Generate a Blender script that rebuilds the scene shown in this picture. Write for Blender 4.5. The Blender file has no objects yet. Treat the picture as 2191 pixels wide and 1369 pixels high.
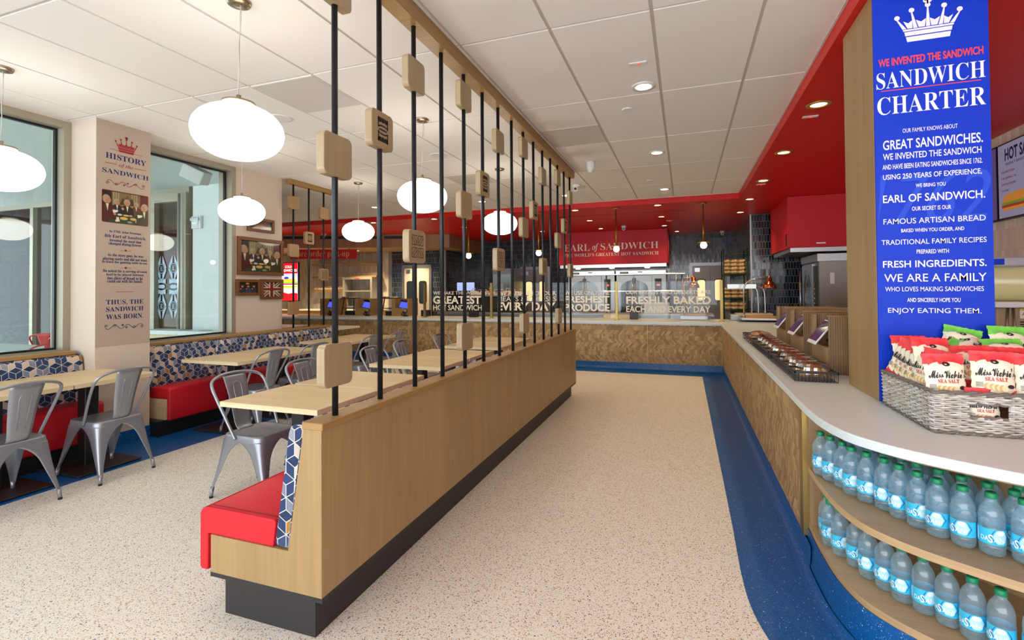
import bpy, bmesh, math, random
from math import sin, cos, pi, sqrt, radians, atan2
from mathutils import Vector, Matrix
random.seed(7)
SC = bpy.context.scene
COL = SC.collection
# ---------------------------------------------------------------- camera
CAMZ = 1.44
YAW, PITCH, ROLL, FPX, CY0 = radians(19.389342), radians(0.908639), radians(-0.427923), 1049.159, 603.448
def cam_axes():
    fw = Vector((-sin(YAW)*cos(PITCH), cos(YAW)*cos(PITCH), sin(PITCH)))
    r0 = Vector((cos(YAW), sin(YAW), 0)); u0 = r0.cross(fw)
    return cos(ROLL)*r0+sin(ROLL)*u0, -sin(ROLL)*r0+cos(ROLL)*u0, fw
CR, CU, CF = cam_axes()
cd = bpy.data.cameras.new('camera'); cam = bpy.data.objects.new('camera', cd); COL.objects.link(cam)
cam.matrix_world = Matrix(((CR.x, CU.x, -CF.x, 0), (CR.y, CU.y, -CF.y, 0), (CR.z, CU.z, -CF.z, CAMZ), (0, 0, 0, 1)))
cd.sensor_fit = 'HORIZONTAL'; cd.sensor_width = 36; cd.lens = FPX/2191*36
cd.shift_y = -(684.5-CY0)/2191; cd.clip_start = 0.05; cd.clip_end = 100
SC.camera = cam
def ray(x, y):
    return CR*((x-1095.5)/FPX) - CU*((y-CY0)/FPX) + CF
def atz(x, y, z):
    d = ray(x, y); t = (z-CAMZ)/d.z; return Vector((d.x*t, d.y*t, z))
def aty(x, y, Y):
    d = ray(x, y); t = Y/d.y; return Vector((d.x*t, Y, CAMZ+d.z*t))
def atx(x, y, X):
    d = ray(x, y); t = X/d.x; return Vector((X, d.y*t, CAMZ+d.z*t))
# ---------------------------------------------------------------- world, exposure, lights of the room
SC.view_settings.view_transform = 'Standard'; SC.view_settings.look = 'None'
SC.view_settings.gamma = 1.0; SC.view_settings.exposure = 0.58; SC.view_settings.use_curve_mapping = False
cy = SC.cycles
cy.max_bounces = 7; cy.diffuse_bounces = 4; cy.glossy_bounces = 4; cy.transmission_bounces = 6; cy.transparent_max_bounces = 24
cy.caustics_reflective = False; cy.caustics_refractive = False; cy.sample_clamp_indirect = 4.0; cy.use_denoising = True
W = bpy.data.worlds.new('world'); SC.world = W; W.use_nodes = True
bg = W.node_tree.nodes['Background']; bg.inputs[0].default_value = (0.86, 0.93, 1.0, 1); bg.inputs[1].default_value = 4.2
# ---------------------------------------------------------------- colour and material helpers
def S(h, k=1.0):
    h = h.lstrip('#'); o = []
    for i in (0, 2, 4):
        c = int(h[i:i+2], 16)/255; o.append(min(1.0, (c/12.92 if c <= .04045 else ((c+.055)/1.055)**2.4)*k))
    return (*o, 1.0)
def newmat(name):
    m = bpy.data.materials.new(name); m.use_nodes = True
    return m, m.node_tree, m.node_tree.nodes['Principled BSDF']
def P(name, col, rough=.5, metal=0., spec=.5, coat=0., trans=0., ior=1.45, emit=None, es=1., alpha=1.):
    m, nt, b = newmat(name)
    c = S(col) if isinstance(col, str) else col
    b.inputs['Base Color'].default_value = c; b.inputs['Roughness'].default_value = rough; b.inputs['Metallic'].default_value = metal
    b.inputs['Specular IOR Level'].default_value = spec; b.inputs['Coat Weight'].default_value = coat; b.inputs['Transmission Weight'].default_value = trans
    b.inputs['IOR'].default_value = ior; b.inputs['Alpha'].default_value = alpha
    if emit:
        b.inputs['Emission Color'].default_value = S(emit) if isinstance(emit, str) else emit; b.inputs['Emission Strength'].default_value = es
    return m
NT = [None]
class X:
    def __init__(s, k): s.k = k
    def __add__(s, o): return M_('ADD', s, o)
    __radd__ = __add__
    def __sub__(s, o): return M_('SUBTRACT', s, o)
    def __rsub__(s, o): return M_('SUBTRACT', o, s)
    def __mul__(s, o): return M_('MULTIPLY', s, o)
    __rmul__ = __mul__
    def __truediv__(s, o): return M_('DIVIDE', s, o)
def M_(op, *a):
    n = NT[0].nodes.new('ShaderNodeMath'); n.operation = op
    for i, v in enumerate(a):
        if isinstance(v, X): NT[0].links.new(v.k, n.inputs[i])
        else: n.inputs[i].default_value = v
    return X(n.outputs[0])
floor_ = lambda a: M_('FLOOR', a)
fract = lambda a: M_('FRACT', a)
abs_ = lambda a: M_('ABSOLUTE', a)
mn = lambda a, b: M_('MINIMUM', a, b)
mx = lambda a, b: M_('MAXIMUM', a, b)
lt = lambda a, b: M_('LESS_THAN', a, b)
gt = lambda a, b: M_('GREATER_THAN', a, b)
fmod = lambda a, b: M_('FLOORED_MODULO', a, b)
def link(a, b): NT[0].links.new(a, b)
def uvm(kind='UV'):
    n = NT[0].nodes.new('ShaderNodeTexCoord'); s = NT[0].nodes.new('ShaderNodeSeparateXYZ'); link(n.outputs[kind], s.inputs[0])
    return X(s.outputs[0]), X(s.outputs[1]), X(s.outputs[2]), n.outputs[kind]
def vec(a, b, c=0.):
    n = NT[0].nodes.new('ShaderNodeCombineXYZ')
    for i, v in enumerate((a, b, c)):
        if isinstance(v, X): link(v.k, n.inputs[i])
        else: n.inputs[i].default_value = v
    return n.outputs[0]
def rnd(a, b=0., c=0.):
    n = NT[0].nodes.new('ShaderNodeTexWhiteNoise'); n.noise_dimensions = '3D'; link(vec(a, b, c), n.inputs['Vector']); return X(n.outputs['Value'])
def noise(v, scale=5., detail=2., rough=.5):
    n = NT[0].nodes.new('ShaderNodeTexNoise'); n.inputs['Scale'].default_value = scale; n.inputs['Detail'].default_value = detail; n.inputs['Roughness'].default_value = rough
    link(v, n.inputs['Vector']); return X(n.outputs['Fac'])
def voro(v, scale, feature='F1', rndm=1.):
    n = NT[0].nodes.new('ShaderNodeTexVoronoi'); n.feature = feature; n.inputs['Scale'].default_value = scale; n.inputs['Randomness'].default_value = rndm
    link(v, n.inputs['Vector']); return n
def mixc(f, a, b):
    n = NT[0].nodes.new('ShaderNodeMix'); n.data_type = 'RGBA'
    if isinstance(f, X): link(f.k, n.inputs[0])
    else: n.inputs[0].default_value = f
    for i, v in ((6, a), (7, b)):
        if isinstance(v, (tuple, list)): n.inputs[i].default_value = v
        else: link(v, n.inputs[i])
    return n.outputs[2]
def ramp(f, stops, const=False):
    n = NT[0].nodes.new('ShaderNodeValToRGB'); link(f.k, n.inputs[0]); r = n.color_ramp
    if const: r.interpolation = 'CONSTANT'
    while len(r.elements) < len(stops): r.elements.new(0.5)
    for e, (p, c) in zip(r.elements, stops): e.position = p; e.color = S(c) if isinstance(c, str) else c
    return n.outputs[0]
def bump(b, h, strength=.3, dist=.002):
    n = NT[0].nodes.new('ShaderNodeBump'); n.inputs['Strength'].default_value = strength; n.inputs['Distance'].default_value = dist
    link(h.k, n.inputs['Height']); link(n.outputs[0], b.inputs['Normal'])
def PM(name, rough=.5, metal=0., spec=.5, coat=0.):
    m, nt, b = newmat(name); NT[0] = nt
    b.inputs['Roughness'].default_value = rough; b.inputs['Metallic'].default_value = metal; b.inputs['Specular IOR Level'].default_value = spec; b.inputs['Coat Weight'].default_value = coat
    return m, b
def wood(name, c1, c2, vertical=True, rough=.45, sc=1.):
    m, b = PM(name, rough)
    u, v, w, _ = uvm()
    if not vertical: u, v = v, u
    n1 = noise(vec(u*60*sc, v*2.2*sc), 1.0, 4, .6); n2 = noise(vec(u*7*sc, v*.5*sc), 1.0, 2)
    f = n1*.6 + n2*.5
    link(ramp(f, [(.3, c1), (.75, c2)]), b.inputs['Base Color']); return m
# ---------------------------------------------------------------- mesh builder
ORG = {}
class MB:
    def __init__(s): s.v = []; s.f = []; s.fm = []; s.mats = []; s.cur = 0; s.sm = []; s.smooth = False
    def mat(s, m):
        if m not in s.mats: s.mats.append(m)
        s.cur = s.mats.index(m); return s
    def add(s, vs, fs, smooth=None):
        k = len(s.v); s.v += [tuple(p) for p in vs]
        for f in fs: s.f.append([i+k for i in f]); s.fm.append(s.cur); s.sm.append(s.smooth if smooth is None else smooth)
        return s
    def box(s, x0, x1, y0, y1, z0, z1):
        vs = [(x, y, z) for z in (z0, z1) for y in (y0, y1) for x in (x0, x1)]
        return s.add(vs, [(0, 2, 3, 1), (4, 5, 7, 6), (0, 1, 5, 4), (2, 6, 7, 3), (0, 4, 6, 2), (1, 3, 7, 5)])
    def rbox(s, x0, x1, y0, y1, z0, z1, r=.01, seg=2):
        bm = bmesh.new(); bmesh.ops.create_cube(bm, size=1)
        for q in bm.verts: q.co = Vector((x0+(q.co.x+.5)*(x1-x0), y0+(q.co.y+.5)*(y1-y0), z0+(q.co.z+.5)*(z1-z0)))
        bmesh.ops.bevel(bm, geom=bm.edges[:], offset=min(r, .49*min(x1-x0, y1-y0, z1-z0)), segments=seg, affect='EDGES', profile=.5)
        s.bm(bm); return s
    def bm(s, bm, smooth=None):
        bm.verts.index_update(); s.add([q.co[:] for q in bm.verts], [[q.index for q in f.verts] for f in bm.faces], smooth); bm.free(); return s
    def quad(s, a, b, c, d): return s.add([a, b, c, d], [(0, 1, 2, 3)])
    def prism(s, pts, lo, hi, axis='z', smooth=False):
        n = len(pts); A = {'z': lambda p, t: (p[0], p[1], t), 'y': lambda p, t: (p[0], t, p[1]), 'x': lambda p, t: (t, p[0], p[1])}[axis]
        vs = [A(p, lo) for p in pts]+[A(p, hi) for p in pts]
        s.add(vs, [list(range(n))[::-1], list(range(n, 2*n))], False)
        k = len(s.v)-2*n
        for i in range(n):
            j = (i+1) % n; s.f.append([k+i, k+j, k+n+j, k+n+i]); s.fm.append(s.cur); s.sm.append(smooth)
        return s
    def tube(s, path, r, n=8, close=False, caps=True):
        path = [Vector(p) for p in path]; N = len(path); rings = []
        t0 = (path[1]-path[0]).normalized(); up = Vector((0, 0, 1)) if abs(t0.z) < .9 else Vector((1, 0, 0))
        nrm = t0.cross(up).normalized()
        vs = []; fs = []
        for i in range(N):
            if close: t = (path[(i+1) % N]-path[i-1]).normalized()
            else: t = (path[min(i+1, N-1)]-path[max(i-1, 0)]).normalized()
            nrm = (nrm-t*nrm.dot(t)).normalized(); bn = t.cross(nrm)
            rr = r[i] if isinstance(r, (list, tuple)) else r
            for k in range(n):
                a = 2*pi*k/n; vs.append(path[i]+nrm*cos(a)*rr+bn*sin(a)*rr)
        for i in range(N if close else N-1):
            j = (i+1) % N
            for k in range(n): fs.append((i*n+k, i*n+(k+1) % n, j*n+(k+1) % n, j*n+k))
        s.add(vs, fs, True)
        if caps and not close:
            k0 = len(s.v)-len(vs)
            for base, rev in ((0, True), ((N-1)*n, False)):
                c = [k0+base+k for k in range(n)]; s.f.append(c[::-1] if rev else c); s.fm.append(s.cur); s.sm.append(False)
        return s
    def lathe(s, prof, c=(0, 0, 0), n=24, axis='z', caps=True):
        vs = []; fs = []
        for r, z in prof:
            for k in range(n):
                a = 2*pi*k/n
                p = {'z': (r*cos(a), r*sin(a), z), 'x': (z, r*cos(a), r*sin(a)), 'y': (r*sin(a), z, r*cos(a))}[axis]
                vs.append((p[0]+c[0], p[1]+c[1], p[2]+c[2]))
        for i in range(len(prof)-1):
            for k in range(n): fs.append((i*n+k, i*n+(k+1) % n, (i+1)*n+(k+1) % n, (i+1)*n+k))
        s.add(vs, fs, True)
        if caps:
            k0 = len(s.v)-len(vs)
            for base, rev in ((0, True), ((len(prof)-1)*n, False)):
                cc = [k0+base+k for k in range(n)]; s.f.append(cc[::-1] if rev else cc); s.fm.append(s.cur); s.sm.append(False)
        return s
    def sphere(s, c, rx, ry=None, rz=None, n=16, m=10):
        ry = ry or rx; rz = rz or rx
        prof = [(sin(pi*i/m), -cos(pi*i/m)) for i in range(m+1)]; k0 = len(s.v)
        prof[0] = (.001, -1); prof[-1] = (.001, 1)
        s.lathe(prof, (0, 0, 0), n)
        for i in range(k0, len(s.v)):
            p = s.v[i]; s.v[i] = (c[0]+p[0]*rx, c[1]+p[1]*ry, c[2]+p[2]*rz)
        return s
    def strip(s, path, w, fn):           # flat ribbon of width w along 2-D path, mapped by fn(u, v)
        for (a, b) in zip(path, path[1:]):
            dx, dy = b[0]-a[0], b[1]-a[1]; L = math.hypot(dx, dy) or 1e-6; nx, ny = -dy/L*w/2, dx/L*w/2
            ex, ey = dx/L*w/4, dy/L*w/4
            s.quad(fn(a[0]+nx-ex, a[1]+ny-ey), fn(a[0]-nx-ex, a[1]-ny-ey), fn(b[0]-nx+ex, b[1]-ny+ey), fn(b[0]+nx+ex, b[1]+ny+ey))
        return s
    def poly(s, pts, fn): return s.add([fn(*p) for p in pts], [list(range(len(pts)))])
    def disc(s, cx, cy_, rx, ry, fn, n=14): return s.poly([(cx+rx*cos(2*pi*i/n), cy_+ry*sin(2*pi*i/n)) for i in range(n)], fn)
    def text(s, body, u0, u1, v0, v1, fn, bold=0., keep=False):
        if 'M' in body and bold > .003: bold = .003
        vs, fs, bb = textgeo(body, bold)
        if not vs: return s
        w = bb[2]-bb[0]; h = bb[3]-bb[1]
        ku = (u1-u0)/w; kv = (v1-v0)/h
        if keep: ku = kv = min(ku, kv); u0 = (u0+u1)/2-w*ku/2
        return s.add([fn(u0+(x-bb[0])*ku, v0+(y-bb[1])*kv) for x, y in vs], fs)
    def xf(s, m): s.v = [tuple(m @ Vector(p)) for p in s.v]; return s
    def build(s, name, mat=None, parent=None, loc=None, kind=None, mods=None, smooth=False, uv=True):
        me = bpy.data.meshes.new(name); o = Vector(ORG.get(parent.name, (0, 0, 0))) if parent else Vector(loc or (0, 0, 0))
        me.from_pydata([Vector(p)-o for p in s.v], [], s.f)
        ms = s.mats if s.mats else [mat]
        for m in ms: me.materials.append(m)
        for p, k, q in zip(me.polygons, s.fm, s.sm): p.material_index = k; p.use_smooth = q or smooth
        me.update()
        if uv:
            ul = me.uv_layers.new(name='uv'); d = ul.data; vv = me.vertices
            for p in me.polygons:
                n = p.normal; a = max(range(3), key=lambda i: abs(n[i])); i, j = ((1, 2), (0, 2), (0, 1))[a]
                for li in p.loop_indices:
                    c = vv[me.loops[li].vertex_index].co; d[li].uv = (c[i]+o[i], c[j]+o[j])
        ob = bpy.data.objects.new(name, me); COL.objects.link(ob)
        if parent: ob.parent = parent
        else: ob.location = o
        ORG[ob.name] = tuple(o)
        if kind: ob['kind'] = kind
        for md in mods or []:
            q = ob.modifiers.new(md[0], md[0])
            for k, v in md[1].items(): setattr(q, k, v)
        return ob
TG = {}
def textgeo(body, bold=0.):
    key = (body, bold)
    if key not in TG:
        c = bpy.data.curves.new('text', 'FONT'); c.body = body; c.size = 1; c.offset = bold; c.resolution_u = 3; c.fill_mode = 'FRONT'
        o = bpy.data.objects.new('text', c); COL.objects.link(o)
        dg = bpy.context.evaluated_depsgraph_get(); me = o.evaluated_get(dg).to_mesh()
        vs = [(v.co.x, v.co.y) for v in me.vertices]; fs = [list(p.vertices) for p in me.polygons]
        o.evaluated_get(dg).to_mesh_clear(); bpy.data.objects.remove(o); bpy.data.curves.remove(c)
        bb = (min(p[0] for p in vs), min(p[1] for p in vs), max(p[0] for p in vs), max(p[1] for p in vs)) if vs else None
        TG[key] = (vs, fs, bb)
    return TG[key]
def serif(t, k='b'):
    base = {'b': (0x1D400, 0x1D41A), 'B': (0x1D468, 0x1D482), 's': (0x1D4D0, 0x1D4EA)}[k]; o = ''
    for c in t:
        if 'A' <= c <= 'Z': o += chr(base[0]+ord(c)-65)
        elif 'a' <= c <= 'z': o += chr(base[1]+ord(c)-97)
        elif '0' <= c <= '9' and k == 'b': o += chr(0x1D7CE+ord(c)-48)
        else: o += c
    return o
def tag(o, label, cat, group=None):
    o['label'] = label; o['category'] = cat
    if group: o['group'] = group
    return o
def thing(name, label, cat, loc=(0, 0, 0), group=None, rz=0):
    o = bpy.data.objects.new(name, None); COL.objects.link(o); o.location = loc; o.rotation_euler = (0, 0, rz); o.empty_display_size = .1
    ORG[o.name] = tuple(loc); return tag(o, label, cat, group)
def tree(o, parent=None):
    c = o.copy(); COL.objects.link(c)
    if parent: c.parent = parent
    for ch in list(o.children): tree(ch, c)
    return c
def dup(root, loc, rz, label, group=None):
    c = tree(root); c.location = loc; c.rotation_euler = (0, 0, rz); c['label'] = label
    if group: c['group'] = group
    return c
def struct(mb, name, mat=None, **k): return mb.build(name, mat, kind='structure', **k)
ORD = ['first', 'second', 'third', 'fourth', 'fifth', 'sixth', 'seventh', 'eighth', 'ninth', 'tenth', 'eleventh', 'twelfth', 'thirteenth', 'fourteenth', 'fifteenth', 'sixteenth']
def arc(cx, cy_, r, a0, a1, n=8): return [(cx+r*cos(a0+(a1-a0)*i/n), cy_+r*sin(a0+(a1-a0)*i/n)) for i in range(n+1)]
def rrect(x0, x1, y0, y1, r, n=4):
    return arc(x1-r, y0+r, r, -pi/2, 0, n)+arc(x1-r, y1-r, r, 0, pi/2, n)+arc(x0+r, y1-r, r, pi/2, pi, n)+arc(x0+r, y0+r, r, pi, 1.5*pi, n)
def smoothpath(pts, sub=5):
    P_ = [Vector(p) for p in pts]; o = []
    for i in range(len(P_)-1):
        p0 = P_[max(i-1, 0)]; p1 = P_[i]; p2 = P_[i+1]; p3 = P_[min(i+2, len(P_)-1)]
        for k in range(sub):
            t = k/sub; o.append(.5*((2*p1)+(p2-p0)*t+(2*p0-5*p1+4*p2-p3)*t*t+(3*p1-p0-3*p2+p3)*t**3))
    o.append(P_[-1]); return o
def offset2(path, d):
    o = []
    for i in range(len(path)):
        a = path[max(i-1, 0)]; b = path[min(i+1, len(path)-1)]; dx, dy = b[0]-a[0], b[1]-a[1]; L = math.hypot(dx, dy); o.append((path[i][0]-dy/L*d, path[i][1]+dx/L*d))
    return o
# ---------------------------------------------------------------- materials
def terrazzo(name, base, chips, s1=120, s2=230, th=.33, rough=.35):
    m, b = PM(name, rough, spec=.4); u, v, w, co = uvm(); c = base if isinstance(base, tuple) else S(base); last = None
    for sc, cut in ((s1, .46), (s2, .55)):
        n = voro(vec(u, v), sc); sp = NT[0].nodes.new('ShaderNodeSeparateColor'); link(n.outputs['Color'], sp.inputs[0])
        r = X(sp.outputs[0]); g = X(sp.outputs[1]); d = X(n.outputs['Distance'])
        on = lt(r, cut)*lt(d, g*.25+.22)
        col = ramp(X(sp.outputs[2]), chips, True)
        last = mixc(on, last or c, col)
    link(last, b.inputs['Base Color']); return m
m_floor = terrazzo('terrazzo', '#eeebe0', [(0, '#b98a58'), (.24, '#d8b686'), (.45, '#c3a488'), (.60, '#96663e'), (.74, '#d3bda2'), (.86, '#34437c'), (.95, '#8f9098')])
m_blue = terrazzo('blue_resin', '#08589c', [(0, '#074a88'), (.5, '#08447c'), (.93, '#7fa6d8'), (.98, '#c9d9ee')], 150, 330, rough=.3)
m_ceil = P('ceiling_tile_white', '#e9e6e2', .9, spec=.1); m_tbar = P('ceiling_grid', '#c9c1b8', .7)
m_paint = P('beige_wall_paint', '#cfbfb0', .85, spec=.2); m_print = P('taupe_print', '#b5a495', .8, spec=.2); m_white = P('white_paint', '#e6ebea', .7, spec=.2)
m_red = P('red_soffit_paint', '#d00a06', .38, spec=.45); m_redsign = P('crimson_panel', '#c8162c', .55); m_alu = P('champagne_aluminium', '#a59c8b', .45, .35)
m_oak = wood('pale_oak', '#c9ab7c', '#e3cda4', False, .42); m_oakedge = wood('oak_edge', '#cfb78c', '#e4d3ae', False, .5)
m_panel = wood('honey_oak_panel', '#8f744a', '#ac8f61', True, .42); m_panelh = wood('honey_oak_rail', '#8a693c', '#a8854f', False, .42)
m_block = wood('block_oak', '#93805f', '#ab9672', True, .42); m_brown = wood('brown_oak', '#8a6b48', '#a98a62', True, .5); m_darkoak = wood('frame_walnut', '#5d3617', '#7c4a22', False, .5)
m_kick = P('black_kick', '#2b2a2a', .5); m_black = P('black_satin', '#17181a', .4); m_pole = P('blackened_steel_pole', '#2a2c31', .35, .6)
m_seat = P('red_vinyl', '#d01b2b', .42, spec=.45); m_steel = P('stainless_steel', '#b9b9b8', .28, 1.); m_steel2 = P('satin_steel', '#a3a4a5', .4, .9)
m_chair = P('silver_painted_steel', '#94979e', .34, .55, coat=.2); m_rubber = P('rubber', '#1a1a1a', .8); m_redmetal = P('red_painted_steel', '#c71f22', .35, .2)
m_brass = P('brass', '#b08d2e', .3, .9); m_brassm = P('brushed_brass', '#a88f55', .38, .9); m_nickel = P('brushed_nickel', '#a89a84', .3, .95); m_copper = P('copper', '#c07a4e', .18, 1.)
m_quartz = P('white_quartz', '#d6e1e4', .3, spec=.5); m_wtable = P('white_table', '#dfe5e4', .4); m_plastic = P('white_plastic', '#dedddb', .5); m_grey = P('grey_plastic', '#8c8c8c', .5)
m_bluepanel = P('blue_panel', '#0238c6', .5, spec=.35); m_wtext = P('white_lettering', '#f2f4f8', .6); m_rtext = P('coral_lettering', '#ff4a4f', .6); m_navytext = P('navy_lettering', '#232564', .7)
m_crimtext = P('crimson_lettering', '#a01c2a', .7); m_cream = P('cream_lettering', '#fbf3e2', .6); m_gold = P('gold_lettering', '#e3c875', .5); m_ghost = P('pale_blue_lettering', '#1d4ed4', .6)
m_engrave = P('engraved_black', '#2b241c', .8); m_globe = P('opal_glass_glow', '#ffffff', .3, emit=(1, .90, .76, 1), es=5.0); m_lens = P('downlight_glow', '#ffffff', .3, emit=(1, .80, .52, 1), es=14.)
m_bulb = P('bulb_glow', '#ffffff', .3, emit=(1, .86, .62, 1), es=14.); m_tile_w = None
def tiles(name, cols, tw, th, grout, rough=.12, offset=.5, gw=.003):
    m, b = PM(name, rough, spec=.6); u, v, w, _ = uvm()
    row = floor_(v/th); uu = u/tw + fmod(row, 2.)*offset; cidx = floor_(uu); fu = fract(uu); fv = fract(v/th)
    r = rnd(cidx, row, 3.); g = mx(mx(lt(fu, gw/tw), gt(fu, 1-gw/tw)), mx(lt(fv, gw/th), gt(fv, 1-gw/th)))
    link(mixc(g, ramp(r, cols), S(grout)), b.inputs['Base Color'])
    tilt = (rnd(cidx, row, 8.)-.5)*fu*.9 + (rnd(cidx, row, 5.)-.5)*fv*.9
    bump(b, tilt+(1-g)*.4, .5, .004); link((g*.5+rough).k, b.inputs['Roughness']); return m
m_navy = tiles('navy_glazed_tile', [(0, '#081426'), (.5, '#10213c'), (.8, '#193250'), (1, '#2e5274')], .052, .14, '#8f8568')
m_wtile = tiles('cream_glazed_tile', [(0, '#cbbfb2'), (.6, '#d9cec2'), (1, '#e6ddd2')], .066, .2, '#b9aea2', .18)
def mosaic(name):
    m, b = PM(name, .6); u, v, w, _ = uvm()
    row = floor_(v/.078); fv = fract(v/.078); hr = rnd(row, 1., 2.)
    skew = gt(hr, .42)*(1-gt(hr, .72)*2.)*.75               # some rows lean one way, some the other, some stand straight
    ww = mixw = lt(hr, .14)*.06 + .034
    uu = (u + skew*fv*.078)/ww + hr*9.; ci = floor_(uu); fu = fract(uu)
    half = gt(rnd(ci, row, 4.), .78)*gt(fv, .5)
    r = rnd(ci, row, half)
    line = mx(mx(lt(fu, .05), lt(fv, .05)), gt(rnd(ci, row, 4.), .78)*lt(abs_(fv-.5), .025))
    gr = noise(vec(u*50, v*50), 1., 3)
    c = ramp(r*.75+gr*.25, [(.1, '#90704a'), (.35, '#a68658'), (.6, '#b59365'), (.9, '#c8aa7a')])
    link(mixc(line*.42, c, S('#5e452b')), b.inputs['Base Color']); bump(b, (1-line)+r*.5, .25, .002); return m
m_mosaic = mosaic('oak_mosaic')
def cubes(name, s=.052):
    m, b = PM(name, .8, spec=.2); u, v, w, _ = uvm(); R3 = sqrt(3)
    u = u/s+100.; v = v/s+90.
    ax = fmod(u, R3)-R3/2; ay = fmod(v, 3.)-1.5; bx = fmod(u-R3/2, R3)-R3/2; by = fmod(v-1.5, 3.)-1.5
    k = lt(ax*ax+ay*ay, bx*bx+by*by); lx = ax*k+bx*(1-k); ly = ay*k+by*(1-k)
    cx_, cy2 = u-lx, v-ly
    ang = M_('ARCTAN2', ly, lx)
    top = gt(ang, pi/6)*lt(ang, 5*pi/6); rgt = gt(ang, -pi/2)*lt(ang, pi/6+.0001)
    sec = top*2+rgt
    h = rnd(floor_(cx_*4+.5), floor_(cy2*4+.5), sec+7.)
    ctop = ramp(h, [(0, '#2b3a58'), (.55, '#31456a'), (.8, '#243250')], True)
    cside = ramp(h, [(0, '#2f4064'), (.34, '#bfae9f'), (.48, '#7a7f8f'), (.66, '#3a4a6c'), (.78, '#cfc0af'), (.88, '#a2763d'), (.94, '#8d8e98')], True)
    hexd = mx(abs_(lx), abs_(lx)*.5+abs_(ly)*(R3/2)); ln = gt(hexd, R3/2-.034)
    for a in (pi/6, 5*pi/6, -pi/2):
        dx, dy = cos(a), sin(a); ln = mx(ln, lt(abs_(lx*dy-ly*dx), .034)*gt(lx*dx+ly*dy, 0.))
    link(mixc(ln, mixc(top, cside, ctop), S('#cfc8c0')), b.inputs['Base Color']); return m
m_cubes = cubes('cube_pattern_fabric')
def glass(name, tint=(.93, .97, .97, 1), refl=1.0, f0=.05):
    m, nt, b = newmat(name); NT[0] = nt; nt.nodes.remove(b); out = nt.nodes['Material Output']
    t = nt.nodes.new('ShaderNodeBsdfTransparent'); t.inputs[0].default_value = tint; g = nt.nodes.new('ShaderNodeBsdfGlossy'); g.inputs['Roughness'].default_value = .0
    lw = nt.nodes.new('ShaderNodeLayerWeight'); lw.inputs[0].default_value = .5
    f = M_('POWER', X(lw.outputs['Facing']), 4.)*(.8*refl)+f0*refl
    mx_ = nt.nodes.new('ShaderNodeMixShader'); link(f.k, mx_.inputs[0]); link(t.outputs[0], mx_.inputs[1]); link(g.outputs[0], mx_.inputs[2]); link(mx_.outputs[0], out.inputs[0]); return m
m_glass = glass('clear_glass', (.97, .985, .98, 1), .55, .03); m_wglass = glass('window_glass', (.88, .95, .945, 1), .9, .06); m_clam = glass('clear_plastic', (.93, .93, .93, 1), 1., .20)
def water(name):
    m, nt, b = newmat(name); NT[0] = nt; out = nt.nodes['Material Output']
    b.inputs['Base Color'].default_value = S('#bcd9e6'); b.inputs['Roughness'].default_value = .06; b.inputs['Specular IOR Level'].default_value = .9
    t = nt.nodes.new('ShaderNodeBsdfTransparent'); t.inputs[0].default_value = (.84, .945, .985, 1)
    lw = nt.nodes.new('ShaderNodeLayerWeight'); lw.inputs[0].default_value = .5; f = M_('POWER', X(lw.outputs['Facing']), 2.5)*.45+.20
    mx_ = nt.nodes.new('ShaderNodeMixShader'); link(f.k, mx_.inputs[0]); link(t.outputs[0], mx_.inputs[1]); link(b.outputs[0], mx_.inputs[2])
    g = nt.nodes.new('ShaderNodeBsdfGlossy'); g.inputs['Roughness'].default_value = .03; m2 = nt.nodes.new('ShaderNodeMixShader'); m2.inputs[0].default_value = .05
    link(mx_.outputs[0], m2.inputs[1]); link(g.outputs[0], m2.inputs[2]); link(m2.outputs[0], out.inputs[0]); return m
m_water = water('water_bottle_plastic')
# ---------------------------------------------------------------- floor, ceiling, walls
struct(MB().quad((-14, -4, 0), (7, -4, 0), (7, 16, 0), (-14, 16, 0)), 'floor', m_floor)
EDGE = [(.55, 8.93), (.55, 6.0), (.55, 3.2), (.547, 2.9), (.547, 2.72), (.558, 2.5), (.598, 2.32), (.66, 2.21), (.75, 2.115), (.86, 2.035), (.98, 1.96), (1.2, 1.84), (1.6, 1.70), (2.4, 1.58), (3.2, 1.55)]
EDGE = EDGE[:3]+[p[:] for p in [tuple(q[:2]) for q in smoothpath([(a, b, 0) for a, b in EDGE[2:]], 5)]][1:]
FRONT = offset2(EDGE, .035)                       # counter face, set back under the worktop edge
mb = MB()
bo = offset2(EDGE, -.295); bi = offset2(EDGE, .06)
for i in range(len(bo)-1): mb.quad((*bo[i], .002), (*bi[i], .002), (*bi[i+1], .002), (*bo[i+1], .002))
mb.box(-13, .62, 8.60, 9.0, -.01, .002); mb.quad((.255, 8.61, .003), (.62, 8.61, .003), (.62, 8.93, .003), (.255, 8.93, .003))
struct(mb, 'floor_border', m_blue)
struct(MB().box(-5.6, -4.40, -4, 5.5, -.01, .003), 'floor_border', m_blue)
mb = MB()                                          # blue cove base sweeping up the counter foot
prof = [(-.05, .0022), (-.03, .005), (-.014, .013), (-.004, .028), (.001, .05), (.004, .13)]
cf = [(x, y) for x, y in FRONT]; nTop = sum(1 for x, y in EDGE if y > 2.9)
for k in range(len(prof)-1):
    A = offset2(cf, prof[k][0]); B = offset2(cf, prof[k+1][0])
    for i in range(len(A)-1):
        if k < 3 or i < nTop: mb.add([(*A[i], prof[k][1]), (*A[i+1], prof[k][1]), (*B[i+1], prof[k+1][1]), (*B[i], prof[k+1][1])], [(0, 1, 2, 3)], True)
for k in range(len(prof)-1):
    a, b = prof[k], prof[k+1]; mb.quad((-10, 8.98+a[0], a[1]), (.6, 8.98+a[0], a[1]), (.6, 8.98+b[0], b[1]), (-10, 8.98+b[0], b[1]))
struct(mb, 'baseboard_counter', m_blue)
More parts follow.
